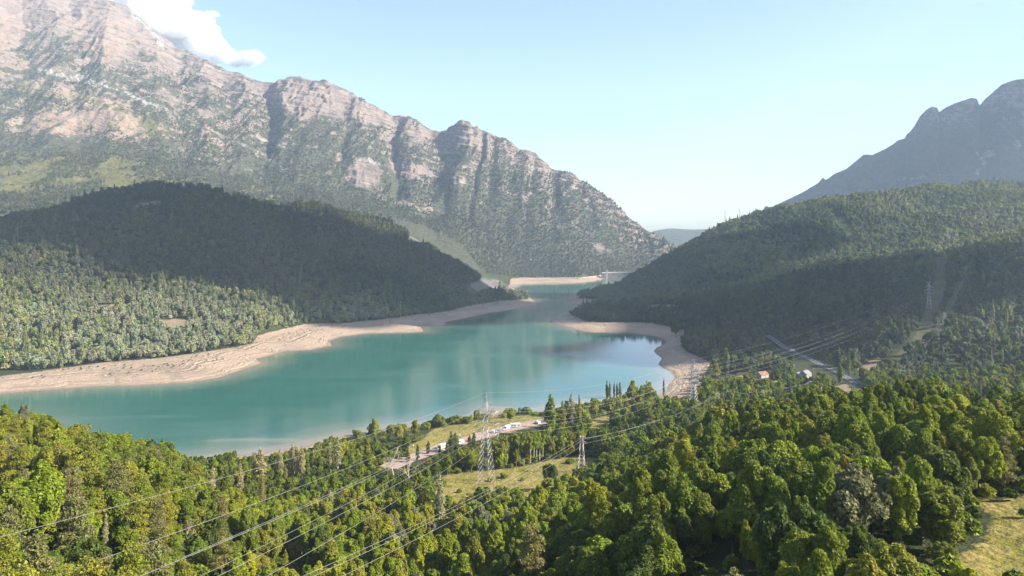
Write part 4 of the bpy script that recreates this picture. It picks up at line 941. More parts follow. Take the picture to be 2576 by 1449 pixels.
def lod_broad(seed, n, size, name, R=3.7, H=10.5, tall=1.0, nl=9):
    r = np.random.default_rng(seed); lo = broad_lobes(r, R, H, nl, tall); v, f = blob_leaves(lo, n, size, r, jit=.4, aspect=1.1, upr=0.0); return mesh_np(name, v, f, M_LEAFI, link=False)
def lod_cone(seed, n, size, name, R=2.6, H=13.0, low=.12):
    r = np.random.default_rng(seed); t = r.random(n) ** 1.3; an = r.uniform(0, 6.28, n); rr = R * (1 - t) * r.uniform(.75, 1.05, n) + .1
    P = np.stack([np.cos(an) * rr, np.sin(an) * rr, H * (low + (1 - low) * t)], 1); N = np.stack([np.cos(an), np.sin(an), .7 + 0 * an], 1) + r.normal(size=(n, 3)) * .4
    v, f = cards(P, N, size * r.uniform(.6, 1.2, n), r); return mesh_np(name, v, f, M_LEAFI, link=False)
def lod_col(seed, n, size, name, R=1.2, H=16.0):
    r = np.random.default_rng(seed); t = r.random(n); an = r.uniform(0, 6.28, n); rr = R * np.minimum(1, t / .2) * (1 - np.maximum(0, t - .6) / .42) * r.uniform(.7, 1.1, n)
    P = np.stack([np.cos(an) * rr, np.sin(an) * rr, H * t], 1); N = np.stack([np.cos(an), np.sin(an), .3 + 0 * an], 1) + r.normal(size=(n, 3)) * .4
    v, f = cards(P, N, size * r.uniform(.6, 1.2, n), r); return mesh_np(name, v, f, M_LEAFI, link=False)
lod("mid_kinds", [lod_broad(400 + i, 1000, .42, "kind_m%02d" % i, (3.7, 3.1, 4.1, 3.4)[i], (10.5, 11.5, 9.5, 10.5)[i], (1, 1.2, .9, 1)[i], 24) for i in range(4)] + [lod_cone(410, 500, .5, "kind_m04"), lod_col(411, 420, .4, "kind_m05"), lod_broad(412, 260, .42, "kind_m06", 1.9, 3.4, .9)])
lod("far_kinds", [lod_broad(420 + i, 420, .58, "kind_f%02d" % i, (3.9, 3.4, 4.4)[i], (9.5, 10.2, 8.6)[i], 1.0, 12) for i in range(3)] + [lod_cone(430, 200, .62, "kind_f03"), lod_cone(431, 200, .62, "kind_f04", 3.0, 11.0), lod_col(432, 140, .55, "kind_f05")])
def woodland(name, label, x, y, z, scl, rz, idx, tintc, lodname):
    o = mesh_np(name, np.stack([x, y, z], 1), [], ()) if False else None
    me = bpy.data.meshes.new(name); me.vertices.add(len(x)); me.vertices.foreach_set("co", np.stack([x, y, z], 1).astype(np.float32).ravel()); me.update()
    o = bpy.data.objects.new(name, me); COL.objects.link(o)
    attr(o, "scl", scl, 'FLOAT_VECTOR'); attr(o, "rotz", rz); attr(o, "kidx", idx, 'INT'); attr(o, "tint", np.concatenate([tintc, np.ones((len(x), 1))], 1), 'FLOAT_COLOR')
    g = bpy.data.node_groups.new(name, 'GeometryNodeTree')
    g.interface.new_socket("Geometry", in_out='INPUT', socket_type='NodeSocketGeometry'); g.interface.new_socket("Geometry", in_out='OUTPUT', socket_type='NodeSocketGeometry')
    N = g.nodes.new; L = g.links.new
    i = N("NodeGroupInput"); u = N("NodeGroupOutput"); ci = N("GeometryNodeCollectionInfo"); ci.inputs["Collection"].default_value = LODS[lodname]; ci.inputs["Separate Children"].default_value = True; ci.inputs["Reset Children"].default_value = True
    ip = N("GeometryNodeInstanceOnPoints"); L(i.outputs[0], ip.inputs["Points"]); L(ci.outputs[0], ip.inputs["Instance"]); ip.inputs["Pick Instance"].default_value = True
    def na(nm, ty): q = N("GeometryNodeInputNamedAttribute"); q.data_type = ty; q.inputs["Name"].default_value = nm; return q.outputs["Attribute"]
    L(na("kidx", 'INT'), ip.inputs["Instance Index"]); L(na("scl", 'FLOAT_VECTOR'), ip.inputs["Scale"])
    cx = N("ShaderNodeCombineXYZ"); L(na("rotz", 'FLOAT'), cx.inputs[2]); L(cx.outputs[0], ip.inputs["Rotation"]); L(ip.outputs[0], u.inputs[0])
    md = o.modifiers.new("trees", 'NODES'); md.node_group = g
    tag(o, label, "woodland", kind="stuff"); return o
def jit_tint(idx, n, rng, g=1.62, grey=0.0):
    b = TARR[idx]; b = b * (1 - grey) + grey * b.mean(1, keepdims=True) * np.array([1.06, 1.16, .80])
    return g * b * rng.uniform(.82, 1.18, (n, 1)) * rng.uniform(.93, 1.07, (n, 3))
# rest of the near slopes
rest = ~single; a = rest & (y < 300); n = a.sum()
ki = np.where(kind[a] == "pine", 7 + rng.integers(0, 3, n), np.where(kind[a] == "shrub", 10 + rng.integers(0, 2, n), rng.integers(0, 7, n)))
woodland("near_woodland", "broadleaf and pine wood on the near slopes below the viewer", x[a], y[a], z[a] - .3, np.stack([sc[a], sc[a], szf[a]], 1), rng.uniform(0, 6.28, n), ki, jit_tint(tint[a], n, rng), "near_kinds")
a = rest & (y >= 300); n = a.sum()
ki = np.where(kind[a] == "pine", 4, np.where(kind[a] == "shrub", 6, rng.integers(0, 4, n)))
woodland("lakeside_woodland", "mixed trees and shrubs on the flats by the near shore", x[a], y[a], z[a] - .3, np.stack([sc[a], sc[a], szf[a]], 1), rng.uniform(0, 6.28, n), ki, jit_tint(tint[a], n, rng), "mid_kinds")
# undergrowth
xu, yu = jgrid(-300, 520, 90, 640, 4.1, rng); pu = topx(xu, yu); kk = (pu > -100) & (pu < 2700); xu, yu, pu = xu[kk], yu[kk], pu[kk]; du = lake_d(xu, yu); zu = ground(xu, yu, du); pyu = topy(yu, zu)
kk = (du > 14) & ~blocked(pu, pyu, 3.0 / yu * F, GRASS[:1] + GRASS[2:] + BEACH + [ROADCLEAR, PARKCLEAR] + HOUSECLEAR, (0, .6)) & ~(blocked(pu, pyu, 3 / yu * F, GRASS[1:2], (0, .6)) & (rng.random(len(pu)) < .93)) & (pyu > lin(pu, SKY_NEAR) + 8) & (rng.random(len(pu)) < .6)
xs = np.concatenate([xu[kk]]); ys = yu[kk]; zs = zu[kk]; n = len(xs)
# a few shrubs in the meadows
su = rng.uniform(.6, 1.3, n)
woodland("undergrowth", "low scrub between the trees on the near slopes", xs, ys, zs - .2, np.stack([su * 1.1, su * 1.1, su], 1), rng.uniform(0, 6.28, n), np.full(n, 6), jit_tint(rng.choice([0, 1, 2, 3], n, p=[.3, .4, .15, .15]), n, rng), "mid_kinds")
# left wooded hill
def hillwood(name, label, x, y, keepf, lodn, rng, tw, hs, kinds, kp, clear, bias=None, g=1.35):
    px = topx(x, y); d = lake_d(x, y); z = ground(x, y, d); py = topy(y, z)
    k = keepf(px, x, y, z, d, py)
    k &= ~blocked(px, py, 8 / y * F, clear, (0, .5)) & ~blocked(px, py, 13 / y * F, [ROADCLEAR] + HOUSECLEAR, (0, .35, .7, .95), 2.2 / y * F); k &= py - 10 / y * F < horizon(px, y) + 22
    k = not_on_feet(x, y, k)
    x, y, z, px, py = x[k], y[k], z[k], px[k], py[k]; n = len(x)
    t = fbm(x / 150, y / 200, 3, 33) * 1.7 + rng.normal(0, .28, n) + (bias(px, py) if bias else 0)
    edges = np.cumsum(tw)[:-1]; q = np.argsort(np.argsort(t)) / max(n, 1)
    ti = np.searchsorted(edges, np.clip((t + 1.1) / 2.2, 0, .999)); ti = np.clip(ti, 0, len(tw) - 1)
    s = rng.uniform(*hs, n) * (1 + .22 * fbm(x / 60, y / 60, 2, 55)); kx = rng.choice(kinds, n, p=kp)
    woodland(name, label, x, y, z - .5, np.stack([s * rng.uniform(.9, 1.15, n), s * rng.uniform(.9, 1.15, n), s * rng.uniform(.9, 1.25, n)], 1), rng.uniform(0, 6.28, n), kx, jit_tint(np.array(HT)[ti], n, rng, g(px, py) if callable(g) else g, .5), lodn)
HT = [0, 8, 1, 3, 5]        # dark, bluish, mid, grey-green, olive
xx, yy = jgrid(-1350, 120, 790, 1980, 7.6, rng)
hillwood("hillside_woodland", "dense dark wood covering the left hill above the sandy shore", xx, yy, lambda px, x, y, z, d, py: (px > -320) & (px < 1352) & (d > 12) & (y < lin(px, L1RY) + 70), "far_kinds", rng, [.2, .2, .26, .14, .2], (.5, 1.75), [0, 1, 2, 3, 4, 5], [.30, .26, .25, .11, .06, .02], BEACH[:1] + DIRT[2:4] + L1GRASS + L1ROCK, lambda px, py: np.clip((py - 690) / 120, 0, 1) * .7, lambda px, py: (1.0 + 1.2 * np.clip((py - 700) / 110, 0, 1))[:, None])  # cloud shade and sunlight put into leaf tint: dark upper slope, light lower band
xx, yy = jgrid(60, 1250, 640, 1420, 7.8, rng)
hillwood("valley_woodland", "loose wood and hedges on the valley floor and spur at right", xx, yy, lambda px, x, y, z, d, py: (px > 1360) & (px < 2900) & (d > 14) & (y > 690 + 0 * px) & (y < 1420) & (rng.random(len(px)) < np.where((px > 2230) | (y < 950), .56, .95)), "mid_kinds", rng, [.2, .2, .28, .14, .18], (.75, 1.5), [0, 1, 2, 3, 5, 6], [.26, .22, .22, .14, .03, .13], BEACH + GRASS[3:] + DIRT + CUT + [ROADCLEAR] + HOUSECLEAR, None, lambda px, py: (1.25 + .6 * np.maximum(sstep(2180, 2330, px), sstep(850, 930, py)))[:, None])  # shade put into leaf tint: trees in the shaded part of the spur are darker
xx, yy = jgrid(150, 2100, 1400, 2330, 9.0, rng)
hillwood("slope_woodland", "wood covering the broad right hill below the hazy mountain", xx, yy, lambda px, x, y, z, d, py: (px > 1370) & (px < 2900) & (d > 12) & (y >= 1400) & (y < lin(px, L3RY) + 70), "far_kinds", rng, [.12, .14, .28, .26, .2], (.95, 1.75), [0, 1, 2, 3, 4], [.34, .28, .30, .05, .03], BEACH + DIRT + [[(2080, 528), (2095, 522), (2135, 560), (2155, 600), (2145, 615), (2110, 570)]], None, lambda px, py: (1.25 + .9 * sstep(1640, 1950, px))[:, None])  # shade put into leaf tint at the left end, sunlight further right
import bmesh as _bm
rocks = []
for q in range(3):
    b = _bm.new(); _bm.ops.create_icosphere(b, subdivisions=2, radius=.5)
    for v_ in b.verts: v_.co *= 1 + .5 * (float(vnoise(np.array([v_.co.x * 3 + q * 9]), np.array([v_.co.y * 3 + v_.co.z * 2.3]), q)[0]) - .5); v_.co.z *= .6
    me = bpy.data.meshes.new("rock"); b.to_mesh(me); b.free(); me.materials.append(flat_mat("shore_stone", (.38, .31, .25), .9, .1, 0, .3, .5) if q == 0 else bpy.data.materials["shore_stone"]); rocks.append(bpy.data.objects.new("kind_r%02d" % q, me))
lod("rock_kinds", rocks)
xr, yr_ = jgrid(-700, 420, 640, 2450, 5.0, rng); dr = lake_d(xr, yr_); pr = topx(xr, yr_); kk = (dr > 1) & (dr < 75); xr, yr_, dr, pr = xr[kk], yr_[kk], dr[kk], pr[kk]
zr_ = ground(xr, yr_, dr); pyr = topy(yr_, zr_); kk = np.zeros(len(xr), bool)
for p_ in BEACH[:2]: kk |= inpoly(pr, pyr, p_)
cl_ = fbm(xr / 28, yr_ / 28, 3, 201); kr = kk & (rng.random(len(xr)) < np.clip(.10 + cl_ * .9, .02, .6)); n = kr.sum(); sr = rng.lognormal(-.55, .55, n)
woodland("shore_stones", "pale stones scattered over the sandy banks", xr[kr], yr_[kr], zr_[kr], np.stack([sr, sr * .9, sr], 1), rng.uniform(0, 6.28, n), rng.integers(0, 3, n), np.ones((n, 3)), "rock_kinds"); bpy.data.objects["shore_stones"]["category"] = "stones"
kr = kk & (dr > 26) & (rng.random(len(xr)) < np.clip((dr - 30) / 60 * .4 + cl_ * .25, 0, .3)); n = kr.sum(); sr = rng.uniform(.25, .75, n)
woodland("shore_scrub", "thin scrub creeping down the top of the sandy banks", xr[kr], yr_[kr], zr_[kr] - .1, np.stack([sr, sr, sr * .8], 1), rng.uniform(0, 6.28, n), np.full(n, 6), jit_tint(rng.choice([1, 3, 5], n), n, rng, 1.4, .3), "mid_kinds"); bpy.data.objects["shore_scrub"]["category"] = "scrub"
# far range
xx, yy = jgrid(-3400, 900, 1720, 3700, 11.0, rng); px = topx(xx, yy); k = (px > -350) & (px < 1880) & (yy > lin(px, MA) + 4) & (yy < lin(px, MCY) - 5); xx, yy, px = xx[k], yy[k], px[k]
zz = mtn_z(px, xx, yy); py = topy(yy, zz)
wx = fbm(xx / 120, yy / 200, 3, 91) * 16; wy = fbm(xx / 120, yy / 200, 3, 92) * 12
nz = fbm(xx / 70, yy / 110, 4, 141)
bare = np.maximum.reduce([pmask(px + wx, py + wy, ROCKP, 20) * 1.3, pmask(px + wx, py + wy, SCREEP, 70) * 1.0, (.26 * (yy > lin(px, MBY) - 100) * (px < 640)), pmask(px + wx * .6, py + wy * .6, PALEP, 12) * 1.1, pmask(px + wx, py + wy, TURFP, 40) * .38, sstep(800, 1300, zz)])
k = (bare + .10 * sstep(.4, .9, (yy - lin(px, MBY)) / (lin(px, MCY) - lin(px, MBY))) + nz * .75 + rng.normal(0, .08, len(px)) < .42) & (py - 12 < np.where(px < 1345, 9999, 9999))
xx, yy, zz, px, py = xx[k], yy[k], zz[k], px[k], py[k]
k = ~((px < 1300) & (py > lin(px, L1R) + 14)); xx, yy, zz, px, py = xx[k], yy[k], zz[k], px[k], py[k]; n = len(xx)
s = rng.uniform(.6, 1.25, n) * np.where(zz > 450, .72, 1); t = fbm(xx / 200, yy / 260, 3, 35) + rng.normal(0, .3, n)
ti = np.where(t < -.2, 0, np.where(t < .15, 1, np.where(t < .4, 5, 3)))
woodland("mountain_woodland", "forest climbing the lower slopes of the long rocky range", xx, yy, zz - .8, np.stack([s * 1.2, s * 1.2, s], 1), rng.uniform(0, 6.28, n), rng.choice([0, 1, 2, 3, 4], n, p=[.25, .22, .2, .2, .13]), jit_tint(ti, n, rng, 1.35, .75), "far_kinds")

# ------------------------------------------------------------------ road, car park
def ribbon(name, pts, width, mat, lift, label=None, parent=None, off=0.0, step=3.0, dash=None, thick=0):
    P = np.array(pts, float); seg = np.hypot(*np.diff(P, axis=0).T); L = np.concatenate([[0], np.cumsum(seg)]); n = max(int(L[-1] / step), 2)
    t = np.linspace(0, L[-1], n); c = np.stack([np.interp(t, L, P[:, 0]), np.interp(t, L, P[:, 1])], 1)
    for _ in range(6): c[1:-1] = (c[:-2] + 2 * c[1:-1] + c[2:]) / 4
    tg = unit(np.gradient(c, axis=0)); nm = np.stack([-tg[:, 1], tg[:, 0]], 1); hw = 6.0
    zz = np.max([ground(c[:, 0] + nm[:, 0] * o, c[:, 1] + nm[:, 1] * o) for o in (-hw, -hw / 2, 0, hw / 2, hw)], 0)
    for _ in range(8): zz[1:-1] = np.maximum(zz[1:-1], (zz[:-2] + 2 * zz[1:-1] + zz[2:]) / 4) * .5 + .5 * (zz[:-2] + 2 * zz[1:-1] + zz[2:]) / 4
    a = c + nm * (off - width / 2); b = c + nm * (off + width / 2)
    v = np.concatenate([np.c_[a, zz + lift], np.c_[b, zz + lift]]); i = np.arange(n - 1)
    if dash: i = i[(i % dash[1]) < dash[0]]
    f = np.stack([i, i + 1, i + 1 + n, i + n], 1)
    o = mesh_np(name, v, f, mat, parent)
    return o, c, zz, tg, nm
def hits(pp): return [hit(*p)[:2] for p in pp]
ROAD = hits(ROADPX[:-1]); 
ro, rc, rz_, rt, rn = ribbon("road", ROAD, 7.2, M_ASPHALT, .25); ro["kind"] = "structure"; tag(ro, "grey two-lane road curving down the right side of the valley", "road")
for off, dsh in ((-3.1, None), (3.1, None), (0, (2, 4))): ribbon("road_marking", ROAD, .2, M_LINE, .27, parent=ro, off=off, dash=dsh)
m = MB(); cut = np.where((topx(rc[:, 0], rc[:, 1]) > 2040))[0]
for sgn in (-4.6, 4.6):
    pts = [(rc[i, 0] + rn[i, 0] * sgn, rc[i, 1] + rn[i, 1] * sgn, rz_[i] + .95) for i in cut]; m.tube(pts, .14, 4)
    for p in pts[::2]: m.bar((p[0], p[1], p[2] - 1.1), p, .07)
tag(m.build("guardrail", M_STEEL), "steel guardrail along the bend of the road", "guardrail")
PARK = hits(PARKPX); po, pc, pz, pt, pn = ribbon("car_park", PARK, 13, M_GRAVELLOT, .22); po["kind"] = "structure"; tag(po, "long pinkish gravel car park by the lakeside meadow", "car park")
park_dir = math.atan2(PARK[-2][1] - PARK[1][1], PARK[-2][0] - PARK[1][0])

# ------------------------------------------------------------------ vehicles
def wheels(e, xs, w, r, z=0):
    for x_ in xs:
        for sy in (-1, 1):
            tb = MB(); tb.tube([(x_, sy * w - .11, r), (x_, sy * w + .11, r)], r, 12); t = tb.build("wheel", M_TYRE, e)
            rb = MB(); rb.tube([(x_, sy * w - .125, r), (x_, sy * w + .125, r)], r * .55, 8); rb.build("rim", M_STEEL, t)
def car(px, py, rz, paint, label):
    x, y, z = hit(px, py); e = tag(empty("parked_car", (x, y, z + .25), rz), label, "car", "cars in the car park")
    b = MB(); b.prism([(-2.1, .35), (2.1, .35), (2.12, .75), (1.35, .92), (-1.95, .98), (-2.12, .8)], 1, -.86, .86)
    b.prism([(-1.75, .98), (.95, .92), (.35, 1.42), (-1.2, 1.45)], 1, -.74, .74); b.build("body", paint, e)
    for sy in (-1, 1):
        g = MB(); g.prism([(-1.5, 1.0), (.7, .97), (.28, 1.36), (-1.12, 1.38)], 1, sy * .75 - .01, sy * .75 + .01); g.build("side_window", M_GLASS, e)
    g = MB(); g.add([(.97, -.66, .95), (.97, .66, .95), (.40, .62, 1.40), (.40, -.62, 1.40)], [(0, 1, 2, 3)]); g.build("windscreen", M_GLASS, e)
    g = MB(); g.add([(-1.78, -.66, 1.0), (-1.78, .66, 1.0), (-1.24, .62, 1.42), (-1.24, -.62, 1.42)], [(3, 2, 1, 0)]); g.build("rear_window", M_GLASS, e)
    wheels(e, (-1.3, 1.3), .8, .33); return e
def motorhome(px, py, rz, label, L=6.4, H=2.95):
    x, y, z = hit(px, py); e = tag(empty("motorhome", (x, y, z + .25), rz), label, "motorhome", "motorhomes in the car park"); h = L / 2
    b = MB(); b.prism([(-h, .5), (h - 1.7, .5), (h - 1.7, 1.9), (h - .75, 2.1), (h - .7, H - .35), (h - 1.1, H), (-h, H)], 1, -1.12, 1.12); b.build("living_cabin", M_WHITE, e)
    c = MB(); c.prism([(h - 1.7, .4), (h, .4), (h + .05, .95), (h - .45, 1.1), (h - 1.05, 1.85), (h - 1.7, 1.88)], 1, -.98, .98); c.build("cab", M_WHITE, e)
    g = MB(); g.add([(h - .44, -.85, 1.13), (h - .44, .85, 1.13), (h - 1.02, .8, 1.86), (h - 1.02, -.8, 1.86)], [(0, 1, 2, 3)]); g.build("windscreen", M_GLASS, e)
    for sy in (-1, 1):
        for (a, b_) in ((-h + .7, -h + 1.7), (-.3, .7)): w_ = MB(); w_.box(((a + b_) / 2, sy * 1.125, 1.75), (b_ - a, .03, .55)); w_.build("side_window", M_GLASS, e)
    wheels(e, (-h + 1.3, h - .85), 1.0, .36); return e
def van(px, py, rz, label):
    x, y, z = hit(px, py); e = tag(empty("parked_van", (x, y, z + .25), rz), label, "van", "vans in the car park")
    b = MB(); b.prism([(-2.7, .4), (2.65, .4), (2.7, 1.0), (1.95, 1.25), (1.2, 2.05), (.8, 2.2), (-2.6, 2.2), (-2.72, 2.0)], 1, -.98, .98); b.build("body", M_WHITE, e)
    g = MB(); g.add([(1.99, -.82, 1.27), (1.99, .82, 1.27), (1.26, .78, 2.06), (1.26, -.78, 2.06)], [(0, 1, 2, 3)]); g.build("windscreen", M_GLASS, e)
    for sy in (-1, 1): w_ = MB(); w_.prism([(.2, 1.3), (1.75, 1.3), (1.1, 1.95), (.2, 1.95)], 1, sy * .985 - .012, sy * .985 + .012); w_.build("side_window", M_GLASS, e)
    wheels(e, (-1.7, 1.75), .9, .34); return e
pd = park_dir
car(1020, 1148, pd + 2.9, flat_mat("silver_paint", (.55, .57, .60), .3, .5, .2, .04, 1), "silver car at the lower left end of the car park")
motorhome(1111, 1130, pd + math.pi - .25, "white motorhome with dark windscreen alone in the middle of the car park", 6.6, 3.1)
van(1158, 1117, pd + math.pi, "long white van parked next to the red car")
car(1180, 1111, pd + math.pi - .4, M_RED, "dark red car beside the long white van")
van(1243, 1090, pd + .3, "white van just right of the tall pylon")
car(1254, 1086, pd - 1.0, flat_mat("grey_blue_paint", (.30, .36, .42), .3, .5, .2, .04, 1), "small grey car between white vehicles right of the tall pylon")
car(1262, 1084, pd - 1.1, M_WHITE, "small white car right of the grey one")
motorhome(1275, 1081, pd + math.pi + .1, "white motorhome standing left of the close pair", 5.8, 2.8)
motorhome(1290, 1077, pd + math.pi - 1.0, "left of the two white motorhomes standing close together", 5.8, 3.0)
motorhome(1299, 1076, pd + math.pi - 1.0, "right of the two white motorhomes standing close together", 5.6, 3.0)
van(1352, 1068, pd + 1.2, "white van at the far end of the car park by the poplars")
for px, py, lab in ((1939.7, 854.5, "dark car driving at the far end of the road"), (1975, 879, "dark car on the road near the white road sign")):
    e = car(px, py, math.atan2(ROAD[3][1] - ROAD[1][1], ROAD[3][0] - ROAD[1][0]), M_DARKCAR, lab); e.name = "moving_car"; e["group"] = "cars on the road"; e.location.z += .1
def board(px, py, w, h, post, rz, label, name, cat, mat=M_WHITE, group=None):
    x, y, z = hit(px, py); e = tag(empty(name, (x, y, z), rz), label, cat, group)
    p = MB(); p.box((0, 0, post + h / 2), (w, .12, h)); p.build("panel", mat, e)
    for sx in ((-.35 * w, .35 * w) if w > .7 else (0,)): q = MB(); q.box((sx, .1, (post + h) / 2 - .2), (.09, .07, post + h + .4)); q.build("post", M_STEEL, e)
    return e
board(1994, 887, 5.4, 2.7, 1.9, math.radians(-8), "large blank white road sign beside the road", "road_sign", "sign")
board(1157, 1100, .6, .9, .9, .3, "small white notice board on the dry grass above the white van", "notice_board", "notice board", group="notice boards by the car park")
board(1040, 1126, .7, 1.1, .9, .3, "small white notice board at the left end of the car park", "notice_board", "notice board", group="notice boards by the car park")
board(2079, 922, 1.2, 1.0, 1.6, .2, "small white road sign at the inside of the road bend", "road_sign", "sign")

# ------------------------------------------------------------------ houses
def house(px, py, rz, L, Wd, wall, ridge, wallmat, roofmat, name, label, chim=False, wins=2):
    x, y, z = hit(px, py); z = min(zat(x + a * L * .4, y + b * Wd * .4) for a in (-1, 0, 1) for b in (-1, 0, 1)) - .3
    e = tag(empty(name, (x, y, z), rz), label, "house")
    b = MB(); b.prism([(-Wd / 2, 0), (Wd / 2, 0), (Wd / 2, wall), (0, ridge), (-Wd / 2, wall)], 0, -L / 2, L / 2); w_ = b.build("wall", wallmat, e)
    r = MB(); sl = (ridge - wall) / (Wd / 2); ov = .4; t_ = .22
    for s_ in (-1, 1): r.prism([(0, ridge + .03), (s_ * (Wd / 2 + ov), wall - sl * ov + .03), (s_ * (Wd / 2 + ov), wall - sl * ov + .03 + t_), (0, ridge + .03 + t_)], 0, -L / 2 - .35, L / 2 + .35)
    rf = r.build("roof", roofmat, e)
    if chim: c = MB(); c.box((L * .3, Wd * .18, ridge + .3), (.7, .7, 1.6)); c.build("chimney", wallmat, rf)
    d = MB(); d.box((-L / 2 - .02, 0, 1.05), (.08, 1.1, 2.1)); d.build("door", M_WOOD, e)
    for k in range(wins):
        for s_ in (-1, 1): q = MB(); q.box((-L / 2 + L * (k + 1) / (wins + 1), s_ * (Wd / 2 + .02), wall * .58), (.9, .08, 1.1)); q.build("window", M_GLASS, e)
    g = MB(); g.box((-L / 2 - .02, 0, wall + .25), (.08, .8, .9)); g.build("window", M_GLASS, e); return e
HR = math.radians(40)
house(2026, 950, HR, 9.5, 8, 4.6, 7.4, M_STONE, M_SLATE, "stone_house", "stone house with pale grey gabled roof near the road bend", True)
house(2008, 948, HR, 5.5, 4.6, 3.0, 4.6, M_STONE, M_SLATE, "stone_shed", "small stone shed beside the grey-roofed house", False, 1)
house(1916, 950, HR - .15, 11, 8.5, 3.6, 6.2, M_STONE, M_RUST, "barn", "old barn with rusty orange roof by the green plots", False, 1)
house(1150, 611, .3, 6, 5, 4, 5.5, M_RENDER, M_RENDER, "white_hut", "tiny white hut high on the end of the left hill", False, 1)
house(2317, 642, .3, 12, 8, 4, 6.5, M_STONE, M_RUST, "hillside_house", "half-hidden house on the right spur left of the high pylon", False, 2)
def house_at(x, y, z, rz, L, Wd, wall, ridge, wm, rm, name, label):
    e = house(1916, 950, rz, L, Wd, wall, ridge, wm, rm, name, label, False, 2); e.location = (x, y, z); return e
def mhit(px, py):
    Y = np.linspace(1800, 3600, 1500); xx_ = (px - CX) / F * Y; zr = CAM - (py - HZ) / F * Y; g = mtn_z(np.full(Y.shape, float(px)), xx_, Y); k = np.argmax(g >= zr); return xx_[k], Y[k], g[k]
q = mhit(1337, 656); house_at(*q, .2, 9, 7, 4, 6, M_RENDER, M_RENDER, "white_house", "lone white house on the wooded far slope above the inlet")
# ------------------------------------------------------------------ the dam
DY = 2760.; dx0 = (1527 - CX) / F * DY; dx1 = dx0 + 150; cz = CAM - (686 - HZ) / F * DY
e = tag(empty("dam", (dx0, DY, 0)), "concrete dam with pale crest road closing the far end of the lake", "dam")
w_ = MB(); n = 14; arc = [(-20 + 170 * k / n, 30 * math.sin(math.pi * k / n)) for k in range(n + 1)]
for (a, b_) in zip(arc[:-1], arc[1:]):
    w_.add([(a[0], a[1] - 4, -16), (b_[0], b_[1] - 4, -16), (b_[0], b_[1], cz - 1.6), (a[0], a[1], cz - 1.6), (a[0], a[1] + 14, -16), (b_[0], b_[1] + 14, -16), (b_[0], b_[1] + 5, cz - 1.6), (a[0], a[1] + 5, cz - 1.6)], [(0, 1, 2, 3), (5, 4, 7, 6), (3, 2, 6, 7), (0, 3, 7, 4), (1, 5, 6, 2), (4, 5, 1, 0)])
w_.build("wall", M_CONC, e)
c_ = MB(); c_.add([(a[0], a[1] - 1.2, cz - 1.6) for a in arc] + [(a[0], a[1] - 1.2, cz + 1.4) for a in arc] + [(a[0], a[1] + 6, cz + 1.4) for a in arc] + [(a[0], a[1] + 6, cz - 1.6) for a in arc], [(k + r_ * (n + 1), k + 1 + r_ * (n + 1), k + 1 + ((r_ + 1) % 4) * (n + 1), k + ((r_ + 1) % 4) * (n + 1)) for k in range(n) for r_ in range(4)]); c_.build("crest_road", M_CONCW, e)
t_ = MB(); tz = CAM - (679 - HZ) / F * DY; t_.box((-3, -14, (tz - 14) / 2), (6.0, 7, tz + 14)); t_.box((-3, -14, tz + .4), (7.6, 8.5, .8)); t_.build("intake_tower", M_CONCW, e)
g_ = MB(); g_.box((-3, -6, cz), (3.2, 14, .9)); g_.build("footbridge", M_CONCW, e)
k_ = MB(); k_.box((48, 6, cz + 2.4), (4, 4, 3)); k_.prism([(45.5, cz + 3.9), (50.5, cz + 3.9), (48, cz + 5.2)], 1, 3.5, 8.5); k_.build("gatehouse", M_CONCW, e)
q = mhit(1503, 687); house_at(q[0], q[1], q[2] - 1, .1, 12, 8, 5, 7.5, M_RENDER, M_RUST, "dam_house", "red-roofed building on the bank left of the dam")

# ------------------------------------------------------------------ steel towers
def lattice(mb, prof, r, step=3.2, r2=None):
    r2 = r2 or r * .55
    for (z0, w0), (z1, w1) in zip(prof[:-1], prof[1:]):
        for sx in (-1, 1):
            for sy in (-1, 1): mb.bar((sx * w0, sy * w0, z0), (sx * w1, sy * w1, z1), r)
        k = max(1, int(round((z1 - z0) / max(step * .6, min(step, (w0 + w1) * 1.3)))))
        for i in range(k):
            a = i / k; b = (i + 1) / k; za, zb = z0 + (z1 - z0) * a, z0 + (z1 - z0) * b; wa, wb = w0 + (w1 - w0) * a, w0 + (w1 - w0) * b
            for s_ in (-1, 1):
                fl = 1 if i % 2 else -1
                mb.bar((-wa * fl, s_ * wa, za), (wb * fl, s_ * wb, zb), r2); mb.bar((s_ * wa, wa * fl, za), (s_ * wb, -wb * fl, zb), r2)
                if w0 > 1.6: mb.bar((wa * fl, s_ * wa, za), (-wb * fl, s_ * wb, zb), r2); mb.bar((s_ * wa, -wa * fl, za), (s_ * wb, wb * fl, zb), r2)
            if i == 0:
                for s_ in (-1, 1): mb.bar((-wa, s_ * wa, za), (wa, s_ * wa, za), r2); mb.bar((s_ * wa, -wa, za), (s_ * wa, wa, za), r2)
PYLONS = {}
